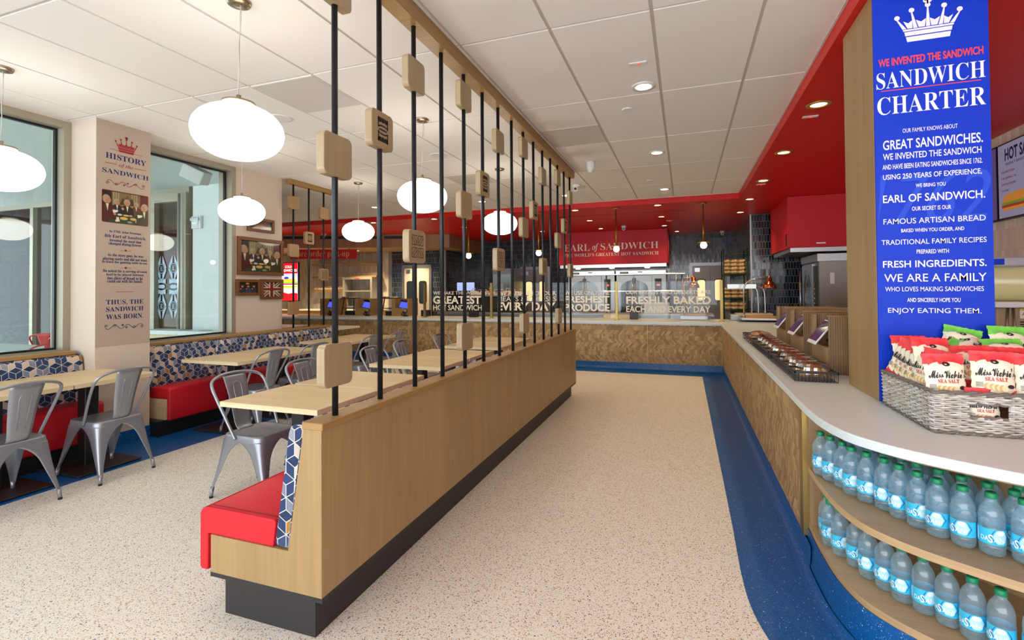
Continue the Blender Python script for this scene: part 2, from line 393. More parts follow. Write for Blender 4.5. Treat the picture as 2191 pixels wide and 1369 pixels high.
struct(MB().box(-5.075, -5.055, 2.945, 3.445, 0, .12).box(-5.6, -5.06, 2.935, 2.95, 0, .12).box(-5.6, -5.06, 3.435, 3.45, 0, .12), 'baseboard_pillar', m_blue)
mb = MB(); xs = [-.77+.6085*k for k in range(-21, 4)]; ys = [1.68+1.2375*k for k in range(-5, 7)]
xs = [x for x in xs if x < .88]+[.88]; ys = [-4.0]+[y for y in ys if -4 < y < 9.0]+[9.02]
for x0, x1 in zip(xs, xs[1:]):
    for y0, y1 in zip(ys, ys[1:]):
        mb.box(x0+.011, x1-(.011 if x1 < .87 else 0), y0+.011, y1-(.011 if y1 < 9 else 0), 3.05, 3.062)
struct(mb.mat(m_ceil), 'ceiling', m_ceil)
struct(MB().quad((-14, -4, 3.058), (-14, 9.02, 3.058), (.88, 9.02, 3.058), (.88, -4, 3.058)), 'ceiling_grid', m_tbar)
mb = MB(); mb.prism([(.885, -4), (.885, 9.025), (-14, 9.025), (-14, 16), (7, 16), (7, -4)], 2.95, 3.3)
struct(mb, 'ceiling_soffit', m_red)
struct(MB().box(.872, .885, -4, 9.02, 3.043, 3.056).box(-14, .885, 9.01, 9.024, 3.043, 3.056), 'trim_1', m_tbar)
WX = -5.41
mb = MB(); mb.box(-5.7, WX, -4, 2.95, 0, .9).box(-5.7, WX, 3.43, 4.735, 0, .9).box(-5.7, WX, 4.735, 5.5, 0, 3.05).box(-5.7, WX, -4, 4.735, 3.035, 3.3)
struct(mb, 'wall_left', m_paint)
struct(MB().box(-5.7, -5.06, 2.95, 3.435, 0, 3.05), 'wall_pillar', m_paint)
def window(n, y0, y1, z0, z1, mull=[]):
    r = MB(); fw = .06
    for (a, b, c, d) in ((y0, y1, z1-fw, z1), (y0, y1, z0, z0+.03), (y0, y0+fw, z0+.03, z1-fw), (y1-fw, y1, z0+.03, z1-fw)): r.box(-5.53, WX+.004, a, b, c, d)
    o = struct(r, 'window_%d' % n, m_alu)
    g = MB(); t = .018
    for (a, b, c, d) in ((y0+fw, y1-fw, z1-fw-t, z1-fw), (y0+fw, y1-fw, z0+.03, z0+.03+t), (y0+fw, y0+fw+t, z0+.03+t, z1-fw-t), (y1-fw-t, y1-fw, z0+.03+t, z1-fw-t)): g.box(-5.535, -5.50, a, b, c, d)
    g.build('gasket', m_black, o)
    MB().box(-5.522, -5.514, y0+fw, y1-fw, z0+.03, z1-fw).build('pane', m_wglass, o)
    return o
window(1, -1.2, 2.95, .89, 3.035); win2 = window(2, 3.435, 4.735, .89, 3.035)
struct(MB().box(-13.2, -13, 5.3, 16, 0, 3.3).box(-13.2, -13, -4, 5.3, 2.95, 3.3).box(-13.2, -13, -4, 5.3, 0, .3).box(-13.15, -13.02, .5, .6, 0, 3.), 'wall_far_left', m_paint); struct(MB().box(3.4, 3.6, -4, 5.2, 0, 3.3), 'wall_right', m_paint)
struct(MB().box(3.0, 3.6, 5.2, 11.3, 0, 3.3), 'wall_side', m_wtile)
mb = MB(); mb.box(-7.0, 1.29, 14.3, 14.5, 0, 3.3); struct(mb, 'wall_back', m_navy)
struct(MB().box(1.29, 3.6, 11.1, 14.5, 0, 3.3), 'wall_kitchen', m_navy); struct(MB().box(1.275, 1.305, 11.085, 11.115, 0, 2.95), 'trim_2', m_steel2)
XA, XB = -8.22, -6.45
struct(MB().box(-13, XA-.12, 12.6, 12.8, 0, 3.3), 'wall_pickup', m_wtile); struct(MB().box(XA-.12, XA, 12.59, 12.8, 0, 3.3), 'trim_3', m_steel2)
struct(MB().box(XA, XB, 12.6, 14.4, 0, 3.3), 'wall_kitchen', m_navy); struct(MB().box(XB-.06, XB+.012, 12.588, 12.66, 0, 2.95), 'trim_4', m_steel2)
BA, BB = Vector((-10.065, 10.229, 0)), Vector((-5.95, 11.85, 0)); BD = (BB-BA).normalized(); BN = Vector((BD.y, -BD.x, 0))
A0 = BA-BD*3
mb = MB(); mb.prism([(A0.x, A0.y), (BB.x, BB.y), (-6.0, 14.3), (-6.6, 14.3), (-6.6, 12.59), (-12.99, 12.59), (-12.99, A0.y)], 2.596, 2.95); struct(mb, 'trim_bulkhead', m_brown)
def onplane(x, y, off=0.):            # point of the slanted bulkhead plane seen at x, y
    d = ray(x, y); p0 = BA+BN*off; t = (p0.x*BN.x+p0.y*BN.y)/(d.x*BN.x+d.y*BN.y); return Vector((d.x*t, d.y*t, CAMZ+d.z*t))
mb = MB()
for a, b in ((606, 650), (685, 812), (822, 880)):
    p, q = onplane(a, 510, .004), onplane(b, 510, .004); h = .075
    mb.quad((p.x, p.y, 2.83), (q.x, q.y, 2.83), (q.x, q.y, 2.83+h), (p.x, p.y, 2.83+h))
tag(mb.build('air_slot_diffuser', m_black), 'black slot air diffuser along the brown bulkhead above the pick-up sign', 'air diffuser')
# front of the room behind the camera: a glazed storefront open to daylight
mb = MB(); mb.box(-14, -11, -2.1, -2, 0, 3.3).box(-14, 7, -2.1, -2, 3.0, 3.3).box(-14, 7, -2.1, -2, 0, .12)
for x in (-8.5, -5.6, -3, -.6, 1.8, 3.4): mb.box(x-.05, x+.05, -2.1, -2, 0, 3.3)
struct(mb, 'wall_front', m_alu)
# adjoining vestibule seen through the two windows
struct(MB().box(-13, -5.7, -4, 5.3, 3.02, 3.04), 'ceiling_vestibule', P('vestibule_ceiling', '#c9d3d1', .8))
mb = MB(); mb.box(-6.9, -5.7, 5.3, 5.45, 0, 3.05); struct(mb, 'wall_vestibule', m_white)
m_dim = glass('dim_store_glass', (.30, .34, .35, 1), .6, .03); m_doorg = glass('door_glass', (.62, .66, .66, 1), .6, .03)  # storefront tint darkened to stand in for the dim interior behind it
V = lambda x: aty(x, 500, 5.3).x
x0_, xg0, xg1, xs1, xj = V(322), V(334), V(383), V(397), V(404); zg = aty(350, 434, 5.3).z
mb = MB(); mb.box(-13, xj, 5.30, 5.40, 2.94, 3.02).box(-13, x0_, 5.30, 5.40, 0, .1)
for x in (-12.6, V(70), -8.75): mb.box(x-.045, x+.045, 5.28, 5.42, .1, 2.94)
mb.box(x0_, xs1, 5.27, 5.40, zg, 2.94).box(xs1+.002, xj, 5.25, 5.42, 0, 2.94).box(xg1, xs1, 5.27, 5.33, .02, zg).box(x0_, xg0, 5.27, 5.40, .02, zg)
struct(mb, 'wall_storefront', m_alu); struct(MB().box(-13, x0_, 5.34, 5.36, .1, 2.94), 'window_3', m_dim)
vd = struct(MB().box(xg0, xg1, 5.345, 5.352, .02, zg), 'door_4', m_doorg); MB().tube([(xs1-.03, 5.22, .5), (xs1-.03, 5.22, zg+.1)], .018, 10).build('door_pull', m_steel, vd)
# ---------------------------------------------------------------- banquettes
def banquette(name, label, sx, xb, y0, y1, seams, xpanel, top_z, side=1):
    """sx = +1: seat faces +x (window side), xb = plane of the back, seat runs from xb towards sx."""
    t = thing(name, label, 'bench', (xb, (y0+y1)/2, 0), 'red vinyl banquettes')
    X_ = lambda d: xb+sx*d
    def bx(m, d0, d1, *r): a, b = sorted((X_(d0), X_(d1))); return m.box(a, b, *r)
    return t, X_, bx
# -- free-standing bench whose back is the long oak partition
PX0, PX1 = -1.545, -1.408
t = thing('banquette_bench', 'oak-backed bench with red vinyl seat and long panelled back facing the aisle', 'bench', (-1.5, 1.64, 0), 'red vinyl banquettes')
Y0, Y1 = 1.642, 6.60
MB().box(-1.965, -1.466, 1.67, 6.55, 0, .165).build('kick_base', m_kick, t)
MB().box(-2.03, -1.412, 1.648, 6.595, .163, .188).build('base_trim', m_kick, t)
mb = MB()
mb.prism([(-1.410, .187), (-1.410, .868), (-1.502, .868), (-1.582, .352), (-2.02, .352), (-2.02, .187)], Y0, Y1, 'y'); mb.build('panel', m_panel, t)
MB().rbox(-1.506, -1.400, Y0-.006, Y1+.004, .868, .898, .003, 1).build('top_rail', m_panelh, t)
prof = [(-1.668, .352), (-1.655, .458)] + [(-1.665, .468)] + [(-2.055, .468)] + arc(-2.055, .43, .038, pi/2, pi, 5) + [(-2.093, .20), (-2.085, .187), (-2.045, .187), (-2.045, .352)]
seat = MB()
seat.prism([(p[0], p[1]) for p in prof], Y0+.004, Y1-.004, 'y', True); so = seat.build('seat_cushion', m_seat, t, mods=[('BEVEL', dict(width=.018, segments=3, limit_method='ANGLE', angle_limit=radians(60)))])
MB().tube([(-1.62, Y0+.018, .4695), (-2.05, Y0+.018, .4695)], .0025, 6).tube([(-1.62, Y0+.034, .4695), (-2.05, Y0+.034, .4695)], .0018, 6).build('stitched_seam', P('dark_red_seam', '#a30f1e', .5), so)
ys_ = [Y0+.002, 2.86, 4.10, 5.35, Y1-.002]
for a, b in zip(ys_, ys_[1:]):
    mb = MB(); mb.prism([(-1.585, .355), (-1.508, .86), (-1.520, .880), (-1.545, .886), (-1.575, .872), (-1.588, .845), (-1.662, .362)], a+.002, b-.002, 'y', True)
    mb.build('back_cushion', m_cubes, t, mods=[('BEVEL', dict(width=.012, segments=3, limit_method='ANGLE', angle_limit=radians(50)))])
# -- benches under the windows
def wallbench(label, y0, y1, seams, endpanel):
    t = thing('banquette_bench', label, 'bench', (-5.1, y0, 0), 'red vinyl banquettes')
    MB().box(-5.35, -4.95, y0-.08 if endpanel else y0, y1, 0, .155).build('kick_base', m_black, t)
    mb = MB(); mb.box(-5.38, -4.945, y0, y1, .155, .36); mb.build('panel', m_oak, t)
    prof = [(-5.24, .36), (-5.24, .47), (-4.945, .476)]+arc(-4.935, .441, .035, pi/2, 0, 5)+[(-4.90, .165), (-4.908, .145), (-4.94, .145), (-4.945, .36)]
    for a, b in zip(seams, seams[1:]):
        MB().prism(prof, a+.002, b-.002, 'y', True).build('seat_cushion', m_seat, t, mods=[('BEVEL', dict(width=.015, segments=3, limit_method='ANGLE', angle_limit=radians(60)))])
        MB().prism([(-5.30, .40), (-5.31, .86), (-5.29, .882), (-5.255, .886), (-5.215, .87), (-5.20, .84), (-5.155, .44), (-5.165, .40)], a+.002, b-.002, 'y', True).build('back_cushion', m_cubes, t, mods=[('BEVEL', dict(width=.012, segments=3, limit_method='ANGLE', angle_limit=radians(50)))])
    MB().box(-5.40, -5.30, y0, y1, .36, .87).build('back_board', m_panel, t)
    return t
wallbench('red vinyl bench with cube-pattern back running past the framed pictures', 3.52, 6.30, [3.52, 4.27, 5.0, 5.75, 6.30], True)
wallbench('red vinyl bench with cube-pattern back ending against the printed pillar', -1.0, 2.945, [-1.0, .35, 1.3, 2.12, 2.94], False)
MB().rbox(-5.50, -5.235, 3.44, 6.33, .884, .915, .004, 1).build('window_ledge', m_panelh)
tag(bpy.data.objects['window_ledge'], 'oak ledge topping the bench back that runs past the framed pictures', 'ledge', 'oak ledges above the benches')
o = MB().rbox(-5.50, -5.235, -1.0, 2.90, .884, .915, .004, 1).build('window_ledge', m_panelh)
tag(o, 'oak ledge topping the bench back that stops short of the printed pillar', 'ledge', 'oak ledges above the benches')
# ---------------------------------------------------------------- pole screens with wooden blocks
def jack(mb, fn, s):          # union-flag line engraving in a square of half-size s
    w = s*.06
    for a in (-1, 1):
        for b in (-1, 1):
            q = lambda u, v: fn(a*u, b*v)
            mb.strip([(.12*s, .14*s), (s, .14*s), (s, s), (.12*s, s), (.12*s, .14*s)], w, q)
            mb.strip([(.34*s, .16*s), (s, .82*s)], w, q); mb.strip([(.14*s, .34*s), (.80*s, s)], w, q)
def sandwich(mb, fn, s):      # sandwich icon: two slices above and below an oval filling
    for k in (-1, 1):
        q = lambda u, v: fn(u, k*v)
        mb.poly([(-s*.72, s*.98), (s*.72, s*.98), (s*.72, s*.72), (-s*.72, s*.72)], lambda u, v: q(u, v))
        mb.poly([(-s*.72, s), (-s*.72, s*.18), (-s*.58, s*.1), (-s*.58, s)], q); mb.poly([(s*.72, s), (s*.72, s*.18), (s*.58, s*.1), (s*.58, s)], q)
        mb.poly([(-s*.72, s*.26), (-.3*s, .40*s), (.3*s, .40*s), (s*.72, s*.26), (s*.72, s*.14), (.3*s, .28*s), (-.3*s, .28*s), (-s*.72, s*.14)], q)
        for j in range(3): mb.disc((-.42+.42*j)*s, .68*s, .2*s, .1*s, q, 10)
    mb.strip([(-s*.5, 0), (s*.5, 0)], s*.12, fn)
def block(parent, x, y, z, kind, hw=.093, th=.021, mat_=None, flip=1):
    bm = bmesh.new(); pts = rrect(-hw, hw, -hw, hw, .026, 4)
    f = bm.faces.new([bm.verts.new((x-th, y+p[0], z+p[1])) for p in pts]); r = bmesh.ops.extrude_face_region(bm, geom=[f])
    bmesh.ops.translate(bm, verts=[v for v in r['geom'] if isinstance(v, bmesh.types.BMVert)], vec=(2*th, 0, 0)); bmesh.ops.recalc_face_normals(bm, faces=bm.faces)
    mb = MB(); mb.bm(bm, False); o = mb.build('wood_block', mat_ or m_block, parent, mods=[('BEVEL', dict(width=.004, segments=2, limit_method='ANGLE', angle_limit=radians(40)))])
    if kind:
        e = MB(); fn = lambda u, v: (x+th+.0012, y+u, z+v)
        (jack if kind == 'j' else sandwich)(e, fn, hw*.66); e.build('engraving', m_engrave, o)
    return o
t = thing('pole_screen', 'black pole screen with oak blocks standing on the long bench back', 'divider screen', (-1.45, 4.1, .898), 'black pole screens')
MB().rbox(-1.50, -1.40, .6, 6.58, 2.955, 3.049, .003, 1).build('top_beam', m_panelh, t)
for i in range(-3, 15):
    y = 1.775+.3367*i
    if i >= 0: MB().lathe([(.0135, .898), (.0135, 2.955)], (-1.45, y, 0), 12).build('pole', m_pole, t)
    zs = {0: [(2.80, ''), (2.035, ''), (1.12, '')], 1: [(2.25, 's')], 2: [(2.67, ''), (1.69, 'j')], 3: []}[i % 4]
    if i >= 0:
        for z, k in zs: block(t, -1.45, y, z, k)
t = thing('pole_screen', 'short black pole screen with oak blocks beside the framed pictures', 'divider screen', (-5.32, 5.9, .915), 'black pole screens')
MB().rbox(-5.37, -5.27, 5.52, 6.50, 2.985, 3.049, .003, 1).build('top_beam', m_panelh, t)
for y, bl in ((5.62, [(2.72, ''), (2.03, ''), (1.20, '')]), (5.93, [(2.24, 's')]), (6.25, [(2.66, ''), (1.70, 'j')])):
    MB().lathe([(.0135, .915), (.0135, 2.99)], (-5.32, y, 0), 10).build('pole', m_pole, t)
    for z, k in bl: block(t, -5.32, y, z, k, mat_=m_brown)
# ---------------------------------------------------------------- tables
def table_proto():
    t = thing('cafe_table', '', 'table', (0, 0, 0), 'pale oak cafe tables')
    top = MB(); top.mat(m_oak).box(-.382, .382, -.302, .302, .7425, .7445); top.mat(m_oakedge).rbox(-.383, .383, -.303, .303, .712, .7435, .002, 1); top.build('tabletop', None, t)
    MB().rbox(-.05, .05, -.05, .05, .012, .712, .004, 1).build('pedestal', m_black, t)
    b = MB(); b.rbox(-.30, .30, -.24, .24, .008, .020, .004, 1)
    MB().box(-.2, .2, -.2, .2, .695, .712).build('top_plate', m_black, t)
    bo_ = b.build('base_plate', P('brown_black_base', '#2a2320', .5), t)
    for a in (-.27, .27):
        for c in (-.21, .21): MB().lathe([(.014, 0), (.014, .009)], (a, c, 0), 10).build('glide_foot', m_rubber, bo_)
    return t
TABS = [(-2.415, 2.635, 'pale oak table beside the near end of the long bench, first in its row'), (-2.415, 3.275, 'pale oak table second along the long bench, joined to the nearest one'),
        (-2.465, 4.27, 'pale oak table third along the long bench, starting the middle pair'), (-2.465, 4.905, 'pale oak table fourth along the long bench, ending the middle pair'),
        (-2.48, 5.82, 'pale oak table fifth along the long bench, starting the far pair'), (-2.48, 6.45, 'pale oak table last along the long bench, close to the mosaic counter'),
        (-4.745, 2.72, 'pale oak table at the bench before the printed pillar, nearest the pillar'), (-4.745, 2.10, 'pale oak table cut by the picture edge before the printed pillar'),
        (-4.54, 3.965, 'pale oak table just past the printed pillar at the window bench'), (-4.54, 4.61, 'pale oak table below the framed pictures, joined to the one by the pillar'),
        (-4.66, 5.74, 'pale oak table beside the short pole screen, its nearer half of the pair'), (-4.66, 6.36, 'pale oak table at the far end of the window bench')]
T0 = table_proto()
for i, (x, y, lab) in enumerate(TABS):
    if i == 0: T0.location = (x, y, 0); T0['label'] = lab
    else: dup(T0, (x, y, 0), 0, lab)
# ---------------------------------------------------------------- steel chairs (facing +x)
def chair_proto(metal, group, name='metal_chair'):
    t = thing(name, '', 'chair', (0, 0, 0), group)
    R_ = .06; H = .178                                        # seat pan half size, corner radius
    pts = rrect(-H, H, -H, H, R_, 5); n = len(pts); vs = []; fs = []
    rings = [(1.0, .412, 1.02), (1.0, .440, 1.0), (.985, .449, 1.0), (.95, .452, 1.0), (.86, .447, 1.0), (.5, .443, 1.0), (.02, .442, 1.0)]
    for k, z, e in rings: vs += [(p[0]*k*e, p[1]*k*e, z) for p in pts]
    for r in range(len(rings)-1):
        for i in range(n): fs.append((r*n+i, r*n+(i+1) % n, (r+1)*n+(i+1) % n, (r+1)*n+i))
    m = MB(); m.add(vs, fs, True); st = m.build('seat', metal, t)
    h = MB()
    for a in range(-1, 2):
        for c in range(-1, 2):
            if (a, c) != (0, 0): h.disc(a*.035+.0, c*.045, .005, .005, lambda u, v: (u, v, .4445), 8)
    h.build('drain_holes', m_black, st)
    for sx in (1, -1):
        for sy in (1, -1):
            fx, fy = (.262 if sx > 0 else -.258), .200
            vs = []; fs = []; NS, NU = 16, 12
            for k in range(NS):
                s_ = (k/(NS-1))**1.5; z = .415*(1-s_)+.05*s_
                cx_ = H*1.015+(fx*sx-H)*s_*(.6+.4*s_); cy_ = H*1.015+(fy-H)*s_*(.6+.4*s_)
                w = .014+.105*(1-sqrt(max(0, 1-(1-min(1, s_/.34))**2)))+.066*(1-s_)**1.35
                r = .035*(1-s_)+.008
                for j in range(NU+1):
                    a = -1+2*j/NU; d = a*(w+r*.6)
                    if abs(d) < r*.785: q = (cx_-r+r*cos(pi/4+d/r), cy_-r+r*sin(pi/4+d/r))
                    elif d > 0: q = (cx_-r-(d-r*.785), cy_)
                    else: q = (cx_, cy_-r+(d+r*.785))
                    vs.append((q[0]*sx, q[1]*sy, z))
            for k in range(NS-1):
                for j in range(NU): f = (k*(NU+1)+j, k*(NU+1)+j+1, (k+1)*(NU+1)+j+1, (k+1)*(NU+1)+j); fs.append(f if sx*sy < 0 else f[::-1])
            m = MB(); m.add(vs, fs, True)
            ex, ey = fx*1.0, fy*sy
            m.tube([((abs(fx)-.010)*sx, (fy-.010)*sy, .075), ((abs(fx)-.004)*sx, (fy-.004)*sy, .010)], [.0135, .012], 10)
            lg = m.build('leg', metal, t, mods=[('SOLIDIFY', dict(thickness=.003, offset=-1))])
            MB().lathe([(.0128, 0), (.0128, .014)], ((abs(fx)-.004)*sx, (fy-.004)*sy, 0), 10).build('rubber_foot', m_rubber, lg)
    half = [(-.035, .186, .425), (-.06, .190, .47), (-.115, .203, .58), (-.18, .215, .70), (-.225, .214, .775), (-.252, .185, .815), (-.272, .11, .838), (-.28, 0, .846)]
    MB().tube(smoothpath(half+[(a, -b, c) for a, b, c in half[-2::-1]], 4), .0105, 10).build('back_loop', metal, t)
    cl = [(-.150, .449, .060), (-.168, .462, .062), (-.185, .50, .066), (-.205, .60, .074), (-.235, .72, .084), (-.276, .842, .094)]
    def splat(off):
        c3 = smoothpath([(a, b, c) for a, b, c in cl], 3); vs = []
        for p in c3:
            for j in range(-3, 4): vs.append((p.x-.010*(1-(j/3)**2)+off, p.z*j/3, p.y))
        return vs, [(i*7+j, i*7+j+1, i*7+j+8, i*7+j+7) for i in range(len(c3)-1) for j in range(6)]
    m = MB(); v_, f_ = splat(0); m.add(v_, f_, True); bk = m.build('backrest', metal, t, mods=[('SOLIDIFY', dict(thickness=.004, offset=0))])
    e = MB()
    u = [(-.186, -.022, .535), (-.204, -.027, .62), (-.235, -.033, .74), (-.243, -.028, .768), (-.246, -.015, .779), (-.246, .015, .779), (-.243, .028, .768), (-.235, .033, .74), (-.204, .027, .62), (-.186, .022, .535)]
    e.tube([(a-.0165, b, c) for a, b, c in u], .0034, 6).tube([(a-.002, b, c) for a, b, c in u], .0034, 6); e.build('pressed_rib', metal, bk)
    br = MB(); br.tube([(-.17, -.15, .395), (.17, .15, .395)], .006, 6).tube([(-.17, .15, .385), (.17, -.15, .385)], .006, 6); br.build('cross_brace', metal, t)
    return t
CH = [(-4.395, 2.65, pi, 'grey metal chair at the table nearest the printed pillar'), (-4.385, 2.0, pi+.03, 'grey metal chair cut by the picture edge, before the printed pillar'),
      (-2.885, 2.745, -.03, 'grey metal chair facing the near end of the long bench'), (-4.23, 3.95, pi+.02, 'grey metal chair just past the printed pillar facing the window bench'),
      (-2.89, 3.43, .0, 'grey metal chair facing the long bench, second along'), (-4.25, 4.6, pi-.03, 'grey metal chair below the framed pictures facing the window bench'),
      (-4.22, 5.62, pi, 'grey metal chair facing the far window bench, first of the last two'), (-4.2, 6.2, pi+.04, 'grey metal chair closest to the mosaic counter on the window side'),
      (-2.905, 4.44, .0, 'grey metal chair facing the long bench, third along'), (-2.95, 5.12, .0, 'grey metal chair facing the long bench, fourth along'),
      (-2.92, 6.02, .03, 'grey metal chair facing the long bench, fifth along'), (-2.87, 6.62, 0, 'grey metal chair facing the long bench, farthest along')]
C0 = chair_proto(m_chair, 'grey metal chairs')
for i, (x, y, a, lab) in enumerate(CH):
    if i == 0: C0.location = (x, y, 0); C0.rotation_euler = (0, 0, a); C0['label'] = lab
    else: dup(C0, (x, y, 0), a, lab)
C1 = chair_proto(m_redmetal, 'red metal chairs in the vestibule')
RC = [(-9.0, 4.75, pi*.5+.5, 'red metal chair in the vestibule, tucked behind the white table end'), (-8.15, 4.55, pi*.62, 'red metal chair beyond the white vestibule table, nearest the window edge'),
      (-7.35, 3.70, pi*1.0, 'red metal chair in the vestibule at the near table end by the window frame'), (-8.6, 3.05, pi*.5, 'red metal chair in front of the white vestibule table')]
for i, (x, y, a, lab) in enumerate(RC):
    if i == 0: C1.location = (x, y, 0); C1.rotation_euler = (0, 0, a); C1['label'] = lab
    else: dup(C1, (x, y, 0), a, lab)
t = thing('vestibule_table', 'long white table among the red chairs seen through the large window', 'table', (-9.2, 3.85, 0))
MB().rbox(-10.6, -7.75, 3.55, 4.15, .70, .74, .003, 1).build('tabletop', m_wtable, t)
for x in (-10.2, -8.3): MB().box(x-.04, x+.04, 3.8, 3.88, 0, .70).build('leg', m_black, t)
# ---------------------------------------------------------------- opal pendant globes
GL = [(-2.31, 2.04, 'over the near end of the long bench tables'), (-2.31, 4.05, 'over the middle pair of long bench tables'), (-2.30, 6.07, 'over the far pair of long bench tables'),
      (-4.57, 2.07, 'before the printed pillar, cut by the picture edge'), (-4.57, 4.08, 'in front of the framed pictures'), (-4.56, 6.10, 'beside the short pole screen')]
def globe_proto():
    t = thing('globe_pendant', '', 'pendant lamp', (0, 0, 0), 'opal globe pendant lamps')
    prof = []; n = 22
    for i in range(n+1):
        a = -pi/2+pi*i/n; r = .230*(abs(cos(a))**.86); z = .150*sin(a)*(1.0 if sin(a) < 0 else .96)
        prof.append((max(r*(1+.004*(i % 2)), .002), -.728+z))
    MB().lathe(prof, n=40).build('glass_globe', m_globe, t)
    MB().lathe([(.085, -.578), (.085, -.565), (.02, -.561), (.012, -.545), (.012, -.525)], n=24).build('cap', m_nickel, t)
    MB().lathe([(.064, 0), (.064, -.008), (.058, -.020), (.02, -.024)], n=24).build('canopy', m_nickel, t)
    MB().tube(smoothpath([(.012, 0, -.02), (.016, .0, -.10), (.004, .004, -.18), (.0, 0, -.26), (.003, 0, -.38), (-.003, 0, -.47), (0, 0, -.535)], 4), .0028, 6).build('cord', P('clear_cord', '#b9b9b4', .4), t)
    MB().tube([(0, .01, -.02), (0, 0, -.535)], .0009, 5).build('support_wire', m_steel2, t)
    return t
G0 = globe_proto()
for i, (x, y, lab) in enumerate(GL):
    lab = 'glowing white oval globe pendant '+lab
    if i == 0: G0.location = (x, y, 3.05); G0['label'] = lab
    else: dup(G0, (x, y, 3.05), 0, lab)
# ---------------------------------------------------------------- recessed downlights
def down_proto(ring, group, k):
    t = thing('downlight', '', 'downlight', (0, 0, 0), group)
    MB().lathe([(.092, 0), (.094, -.005), (.062, -.008), (.060, 0.002)], n=24, caps=False).build('trim_ring', ring, t)
    MB().lathe([(.061, .0), (.02, .0005)], n=24, caps=True).build('lens', m_lens, t)
    L = bpy.data.lights.new('downlight_lamp', 'SPOT'); L.energy = k; L.color = (1, .74, .40); L.spot_size = radians(118); L.spot_blend = .8; L.shadow_soft_size = .05
    o = bpy.data.objects.new('downlight_lamp', L); COL.objects.link(o); o.parent = t; o.location = (0, 0, -.02)
    return t
D0 = down_proto(P('gold_trim_ring', '#b99a4a', .35, .7), 'downlights in the red soffit', 22.)
RD = [(1.06, 3.13, 'hidden'), ]
k = 0
for i in range(5):
    lab = '%s recessed downlight from the blue sign column along the red side soffit' % ORD[i]
    if i == 0: D0.location = (1.06, 4.632, 2.949); D0['label'] = lab
    else: dup(D0, (1.06, 4.632+1.51*i, 2.949), 0, lab)
dup(D0, (1.06, 1.62, 2.949), 0, 'added unseen downlight overhead in the red side soffit, just in front of the blue sign column')  # extra lamp added out of view to light the worktop
for j, y in enumerate((9.20, 10.70, 12.23)):
    for i, x in enumerate((-.44, -1.95, -3.46, -4.97, -6.48)):
        if j == 2 and i > 2: continue
        if j == 1 and i > 3: continue
        dup(D0, (x, y, 2.949), 0, '%s downlight leftwards from the side counter in the %s red soffit row over the kitchen' % (ORD[i], ('front', 'middle', 'back')[j]))
dup(D0, (-.17, 13.62, 2.949), 0, 'recessed downlight in the red soffit just before the grey double doors right of the hood')
DB = down_proto(bpy.data.materials['gold_trim_ring'], 'added downlights under the brown bulkhead', 130.); DB.location = (-11.4, 10.95, 2.595); DB['label'] = 'downlight under the brown bulkhead over the pick-up shelves, behind the framed picture wall'  # lamps added here to brighten the cream tiled pick-up wall
for x, y, lab in ((-7.3, 12.05, 'closest to the kitchen corner'), (-8.8, 11.75, 'in the middle'), (-10.2, 11.35, 'farthest from the kitchen')):
    dup(DB, (x, y, 2.595), 0, 'downlight under the brown bulkhead over the pick-up shelves, '+lab, 'added downlights under the brown bulkhead')
D1 = down_proto(m_plastic, 'downlights in the white ceiling', 9.)
WD = [(-.29, 4.0), (-.29, 6.01), (-.29, 8.27), (-3.45, 8.2), (-1.9, 8.2), (-5.6, 8.0), (-3.45, 5.1), (-3.45, 3.1), (-.29, 1.6), (-.29, -.8), (-3.45, .6)]
WL = ['nearest of the three downlights in the white ceiling over the aisle', 'middle one of the three downlights in the white ceiling over the aisle', 'farthest of the three downlights in the white ceiling over the aisle', 'white-ceiling downlight seen between the poles near the red soffit edge', 'white-ceiling downlight just past the end of the long top beam',
      'white-ceiling downlight seen through the short pole screen', 'downlight between the globe pendants, middle', 'downlight between the globe pendants, nearest', 'aisle downlight overhead out of the frame', 'entrance downlight out of the frame', 'dining downlight out of the frame']
for i, ((x, y), lab) in enumerate(zip(WD[:6], WL)):
    if i == 0: D1.location = (x, y, 3.049); D1['label'] = lab
    else: dup(D1, (x, y, 3.049), 0, lab)
# ---------------------------------------------------------------- ceiling fittings
def ceil(name, label, cat, mb, m, grp=None): return tag(mb.build(name, m), label, cat, grp)
m_perf, b_ = PM('perforated_grille', .6); u, v, w, _ = uvm(); n_ = voro(vec(u, v), 130, rndm=0.)
link(mixc(lt(X(n_.outputs['Distance']), .34), S('#d9d4cf'), S('#b3aea8')), b_.inputs['Base Color'])
for x0, x1, y0, y1, lab in ((-3.195, -2.61, 2.935, 3.535, 'square perforated air grille in the ceiling above the long bench tables'), (-1.365, -.785, 4.78, 5.375, 'square perforated air grille in the ceiling by the long top beam'), (-3.19, -2.61, 6.2, 6.8, 'square perforated air grille in the ceiling behind the far globes')):
    t = thing('air_grille', lab, 'air grille', (x0, y0, 3.05), 'ceiling air grilles')
    MB().box(x0, x1, y0, y1, 3.046, 3.05).build('grille_plate', m_perf, t)
def disc(x, y, z, r, h, name, lab, cat, m=m_plastic, grp=None): return ceil(name, lab, cat, MB().lathe([(r, z), (r, z-h*.5), (r*.85, z-h)], (x, y, 0), 24), m, grp)
disc(-3.52, 3.56, 3.05, .105, .008, 'ceiling_speaker', 'flush round white speaker behind the largest globe pendant', 'speaker', grp='flush ceiling speakers')
disc(-2.75, 5.2, 3.05, .105, .008, 'ceiling_speaker', 'flush round white speaker behind the middle pole screen globe', 'speaker', grp='flush ceiling speakers')
disc(-1.55, 7.6, 3.05, .105, .008, 'ceiling_speaker', 'flush round white speaker past the end of the long top beam', 'speaker', grp='flush ceiling speakers')
disc(-.462, 4.47, 3.05, .052, .010, 'sprinkler_cover', 'round white sprinkler cover above the aisle nearer the room front', 'sprinkler cover', grp='sprinkler covers')
